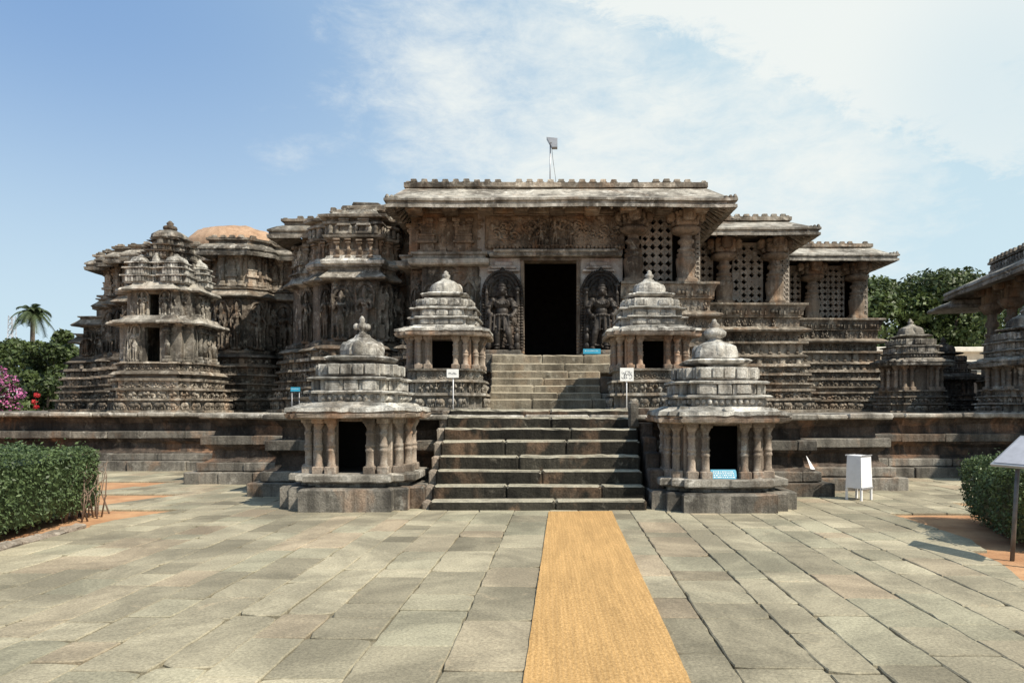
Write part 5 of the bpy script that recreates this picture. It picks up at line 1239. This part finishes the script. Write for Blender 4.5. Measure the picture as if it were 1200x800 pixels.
# ================================================================== SIGNS AND SMALL THINGS
def board(mb, x0, x1, y, z0, z1, t=.012): cbox(mb, x0, x1, y, y + t, z0, z1, c=.003, j=0, seg=9, tint=.5)
def post_sign(label, px0, px1, py0, py1, Y, zb, pxp, marks):
    x0, x1, z0, z1 = PX(px0, Y), PX(px1, Y), PZ(py1, Y), PZ(py0, Y); xp = PX(pxp, Y)
    o = thing('post_sign', label, 'sign', (xp, Y, zb), 'small white signs on thin posts by the upper stairs')
    mb = MB(); tube(mb, [(xp, Y + .02, zb), (xp, Y + .02, z1 - .03)], .012, 8); lathe(mb, xp, Y + .02, [(.07, zb), (.07, zb + .02), (.02, zb + .03)], 10); part('post', mb, M['white'], o)
    mb = MB(); board(mb, x0, x1, Y - .012, z0, z1); part('panel', mb, M['paper'], o)
    mb = MB(); g = np.random.default_rng(int(px0)); w, h = x1 - x0, z1 - z0
    for (r, hh, n) in marks:
        for k in range(n):
            cx_ = x0 + w * (.16 + .68 * (k + .5) / n); cz = z0 + h * r; rr = hh * h * .5
            a0 = g.uniform(0, 6.28); pts = [(cx_ + rr * .8 * math.cos(a0 + q * .8), Y - .015, cz + rr * math.sin(a0 + q * .8)) for q in range(6)]
            tube(mb, pts, .0045 if n < 6 else .003, 4, smooth=False)
    part('lettering', mb, M['ink'], o)
post_sign('small nearly blank white paper sign on a thin post, left of the upper stairs', 523.5, 537.5, 432.5, 442.5, 16.2, 1.53, 531, [(.5, .2, 7)])
post_sign('small white sign with dark round lettering on a post, right of the upper stairs', 726.5, 742.5, 431, 446.5, 16.2, 1.53, 734.5, [(.66, .2, 6), (.36, .34, 4)])
def plate(label, px0, px1, py0, py1, Y, tilt, rows, extra=.0, zb=None):
    x0, x1, z0, z1 = PX(px0, Y), PX(px1, Y), PZ(py1, Y), PZ(py0, Y)
    o = thing('blue_plate', label, 'sign', ((x0 + x1) / 2, Y, z0), 'blue information plates')
    mb = MB(); V = lambda x, z, d: (x, Y + (z - z0) * math.tan(tilt) + d, z)
    vs = [V(x, z, d) for d in (0, .015) for x, z in ((x0, z0), (x1, z0), (x1, z1), (x0, z1))]
    mb.add(vs, Q=[(0, 1, 2, 3), (4, 7, 6, 5), (0, 4, 5, 1), (1, 5, 6, 2), (2, 6, 7, 3), (3, 7, 4, 0)]); part('panel', mb, M['blue'], o)
    mb = MB(); g = np.random.default_rng(int(px0)); w, h = x1 - x0, z1 - z0; t = h * .05
    for r in rows:
        x = x0 + w * .1
        while x < x1 - w * .12:
            l = w * g.uniform(.02, .06); z = z0 + h * r; e = h * g.uniform(.03, .05)
            mb.add([V(x, z - e, -.003), V(x + l, z - e, -.003), V(x + l, z + e, -.003), V(x, z + e, -.003)], Q=[(0, 1, 2, 3)]); x += l + w * g.uniform(.02, .05)
    part('lettering', mb, M['paper'], o)
    if extra:
        mb = MB()
        for x in (x0 + .03, x1 - .03): tube(mb, [(x, Y + .03, z0 - extra), (x, Y + .03, z0 + (z1 - z0) * .5)], .01, 6)
        part('leg', mb, M['metal'], o)
plate('blue board with rows of white writing lying in the doorway of the lower right shrine', 834, 864, 550.5, 562, 11.7, .5, (.8, .62, .44, .26))
plate('tiny blue plate at the feet of the right guardian statue', 683.5, 704, 408.5, 414.5, 19.95, .2, (.6,), .0)
plate('tiny blue plate low on the dark carved wall at the left', 340.5, 351.5, 453.5, 458.5, 20.6, .1, (.6,), .95)

# white box board on legs
X0, Y0 = 5.66, 13.1
wb = thing('white_box_board', 'white boxy notice cabinet on four short legs beside the platform steps', 'notice board', (X0, Y0, 0))
R_ = math.radians(38)
mb = MB().at(X0, Y0, 0, R_)
V = [(-.19, -.14, .22), (.19, -.14, .22), (.19, .16, .22), (-.19, .16, .22), (-.175, -.12, .80), (.175, -.12, .80), (.175, .14, .80), (-.175, .14, .80)]
mb.add(V, Q=[(0, 1, 5, 4), (1, 2, 6, 5), (2, 3, 7, 6), (3, 0, 4, 7), (4, 5, 6, 7), (0, 3, 2, 1)]); part('body', mb, M['white'], wb)
for (a, b, c_, d) in ((-.2, .2, -.155, -.138), (-.2, .2, .158, .172)):
    mb = MB().at(X0, Y0, 0, R_); cbox(mb, a, b, c_, d, .20, .235, c=.004, j=0); part('rim', mb, M['metal'], wb)
    mb = MB().at(X0, Y0, 0, R_); cbox(mb, a + .02, b - .02, c_ + .015, d + .003, .79, .812, c=.004, j=0); part('rim', mb, M['metal'], wb)
for (a, b) in ((-.17, -.125), (.17, -.125), (.17, .15), (-.17, .15)):
    mb = MB().at(X0, Y0, 0, R_); cbox(mb, a - .018, a + .018, b - .018, b + .018, -.01, .23, c=.004, j=0); part('leg', mb, M['white'], wb)
# slanted information board
ib = thing('information_board', 'slanted grey information board on a dark post in front of the right hedge', 'sign', (5.16, 8.0, 0))
mb = MB(); tube(mb, [(5.14, 8.0, -.03), (5.2, 8.0, .98)], .024, 10); part('post', mb, M['darkmetal'], ib)
mb = MB(); tube(mb, [(5.5, 7.35, -.03), (5.46, 7.4, 1.05)], .024, 10); part('post', mb, M['darkmetal'], ib)
def slab(u0, u1, v0, v1, d0, d1, mat, nm):
    o0 = np.array([5.06, 8.25, .99]); u = np.array([.30, -.95, .0]); v = np.array([.44, .14, .32]); n = np.cross(u, v); n /= np.linalg.norm(n)
    mb = MB(); V = [o0 + u * a + v * b + n * d for d in (d0, d1) for a, b in ((u0, v0), (u1, v0), (u1, v1), (u0, v1))]
    mb.add(V, Q=[(0, 1, 2, 3), (4, 7, 6, 5), (0, 4, 5, 1), (1, 5, 6, 2), (2, 6, 7, 3), (3, 7, 4, 0)]); part(nm, mb, mat, ib)
slab(0, 1, 0, 1, 0, .03, M['metal'], 'frame'); slab(.03, .97, .06, .94, .03, .036, M['print'], 'panel')
# floodlight on the roof
X, Yf = PX(644.5, 21.5), 21.5; zb, zt2 = 8.0, PZ(172, 21.5)
fl = thing('floodlight_mast', 'thin mast with a small floodlight and a stay wire on the roof', 'floodlight', (X, Yf, zb))
mb = MB(); tube(mb, [(X, Yf, zb - .1), (X + .01, Yf, zt2 + .1)], .018, 8); part('mast', mb, M['metal'], fl)
mb = MB(); V = [(X - .1, Yf - .1, zt2 + .25), (X + .22, Yf - .1, zt2 + .22), (X + .22, Yf - .1, zt2 - .04), (X + .06, Yf - .1, zt2 - .04)]
V += [(p[0], p[1] + .22, p[2]) for p in V]; mb.add(V, Q=[(0, 1, 2, 3), (4, 7, 6, 5), (0, 4, 5, 1), (1, 5, 6, 2), (2, 6, 7, 3), (3, 7, 4, 0)]); part('lamp', mb, M['metal'], fl)
mb = MB(); ell(mb, (X + .03, Yf - .06, zt2 + .08), (.05, .05, .05)); part('bracket', mb, M['darkmetal'], fl)
mb = MB(); tube(mb, [(X + .05, Yf, zt2 - .02), (X + .1, Yf + .2, zt2 - .4), (X + .17, Yf + .4, zt2 - .8), (X + .2, Yf + .5, 8.0)], .007, 5); part('cable', mb, M['darkmetal'], fl)
# leaning white board piece by the platform steps
mb = MB(); x, y = PX(951, 14.3), 14.35; mb.add([(x, y, .44), (x + .09, y, .44), (x - .05, y + .12, .72), (x, y + .02, .44), (x + .09, y + .02, .44), (x - .05, y + .14, .72)], Q=[(0, 1, 4, 3), (1, 2, 5, 4), (2, 0, 3, 5)], T=[(0, 2, 1), (3, 4, 5)])
single('broken_board', mb, M['white'], 'small broken white board piece leaning on the platform steps', 'board piece', (x, y, .44))
# lattice mast far away
lm = thing('lattice_mast', 'faint far lattice radio mast left of the palm', 'mast', (PX(14, 160), 160, 0)); x = PX(14, 160); mb = MB(); hh = PZ(370, 160)
for sx_ in (-1, 1):
    for sy_ in (-1, 1): tube(mb, [(x + sx_ * .9, 160 + sy_ * .9, -.5), (x + sx_ * .45, 160 + sy_ * .45, hh)], .1, 4)
part('leg', mb, M['metal'], lm); mb = MB()
for k in range(18):
    z = hh * k / 18; a = .9 - .45 * k / 18
    for s in (-1, 1): tube(mb, [(x - s * a, 160 - a, z), (x + s * a, 160 - a, z + hh / 18)], .06, 4); tube(mb, [(x - a * s, 160 - a, z), (x - a * s, 160 + a, z + hh / 18)], .06, 4)
part('bracing', mb, M['metal'], lm)

# ================================================================== LIGHT, SKY, CAMERA
w = bpy.data.worlds.new('World'); S.world = w; w.use_nodes = True; t = w.node_tree; t.nodes.clear()
out = t.nodes.new('ShaderNodeOutputWorld'); bgn = t.nodes.new('ShaderNodeBackground'); t.links.new(bgn.outputs[0], out.inputs[0])
sky = t.nodes.new('ShaderNodeTexSky'); sky.sky_type = 'NISHITA'; sky.sun_disc = False; sky.sun_elevation = SUN_EL; sky.sun_rotation = SUN_AZ
sky.air_density = 1.0; sky.dust_density = 2.2; sky.ozone_density = 1.6
dirn = N(t, 'ShaderNodeTexCoord').outputs['Generated']
STR = .10
def D(px, py):
    v = Vector(((px - 640) / F, 1, (478 - py) / F)); v.normalize(); return v
def blob(px, py, r0, r1):
    n = N(t, 'ShaderNodeVectorMath', operation='DISTANCE'); t.links.new(dirn, n.inputs[0]); n.inputs[1].default_value = D(px, py)
    return ramp(t, n.outputs['Value'], r0, r1, 1, 0)
big = noise(t, mapping(t, dirn, (1.6, 1.0, 3.4)), 1.7, 10, .62, .12)
fine = noise(t, mapping(t, dirn, (2.0, 1.0, 4.2)), 6.5, 14, .70, .35)
mask = None
for (px, py, r0, r1, wgt) in ((540, 125, .02, .22, .66), (640, 140, .04, .28, .62), (760, 170, .04, .32, .62), (350, 165, .0, .14, .30), (450, 95, .02, .2, .36), (372, 40, .0, .05, .34), (900, 220, .1, .5, .58), (470, 60, .02, .25, .30), (1150, 60, .05, .3, .35)):
    bb = mathn(t, 'MULTIPLY', blob(px, py, r0, r1), wgt); mask = bb if mask is None else mathn(t, 'MAXIMUM', mask, bb)
d1, d2 = D(600, -6), D(812, 92); nrm_ = d1.cross(d2); nrm_.normalize()
if nrm_.dot(D(900, 10)) < 0: nrm_ = -nrm_
pl_ = N(t, 'ShaderNodeVectorMath', operation='DOT_PRODUCT'); t.links.new(dirn, pl_.inputs[0]); pl_.inputs[1].default_value = nrm_
edge_ = mathn(t, 'ADD', pl_.outputs['Value'], mathn(t, 'MULTIPLY', mathn(t, 'SUBTRACT', fine, .5), .10))
wedge = mathn(t, 'MULTIPLY', ramp(t, edge_, -.03, .085), blob(900, 20, .22, .62))
mask = mathn(t, 'MAXIMUM', mask, mathn(t, 'MULTIPLY', wedge, .95))
nz_ = mathn(t, 'ADD', mathn(t, 'MULTIPLY', big, .75), mathn(t, 'MULTIPLY', fine, .45))
cl = ramp(t, mathn(t, 'ADD', nz_, mathn(t, 'MULTIPLY', mask, .62)), .74, 1.10)
hole = mathn(t, 'MULTIPLY', blob(1180, 110, .02, .2), .45)
cl = mathn(t, 'SUBTRACT', cl, hole); cl = mathn(t, 'MAXIMUM', cl, 0.0)
sep = N(t, 'ShaderNodeSeparateXYZ'); t.links.new(dirn, sep.inputs[0])
hz = ramp(t, sep.outputs[2], .02, .46, .92, 0.0)
base = mixc(t, 1.0, sky.outputs[0], (1.0, .98, 1.02), 'MULTIPLY')
base = mixc(t, .7, base, (.205 / STR, .355 / STR, .60 / STR))
base = mixc(t, ramp(t, sep.outputs[0], -.55, .32, 0, .85), base, (.46 / STR, .60 / STR, .655 / STR))
base = mixc(t, hz, base, (.50 / STR, .63 / STR, .69 / STR))
colr = mixc(t, mathn(t, 'MULTIPLY', cl, .95), base, (.68 / STR, .71 / STR, .69 / STR))
t.links.new(colr, bgn.inputs['Color']); bgn.inputs['Strength'].default_value = STR
sl = bpy.data.lights.new('sun', 'SUN'); sl.energy = 4.8; sl.angle = math.radians(.53); sl.color = (1, .92, .785)
so = bpy.data.objects.new('sun', sl); COL.objects.link(so)
sd = Vector((math.sin(SUN_AZ) * math.cos(SUN_EL), math.cos(SUN_AZ) * math.cos(SUN_EL), math.sin(SUN_EL)))
so.rotation_euler = (-sd).to_track_quat('-Z', 'Y').to_euler(); so.location = (30, -20, 60)
cam = bpy.data.cameras.new('camera'); co = bpy.data.objects.new('camera', cam); COL.objects.link(co)
co.location = (0, 0, H); co.rotation_euler = (math.radians(90), 0, 0)
cam.sensor_width = 36; cam.lens = F / 1200 * 36; cam.shift_x = -40 / 1200; cam.shift_y = 78 / 1200; cam.clip_end = 2000; cam.clip_start = .05
S.camera = co
S.view_settings.view_transform = 'Standard'; S.view_settings.look = 'None'; S.view_settings.exposure = .38; S.view_settings.gamma = 1
S.cycles.max_bounces = 5; S.cycles.diffuse_bounces = 3; S.cycles.use_denoising = True
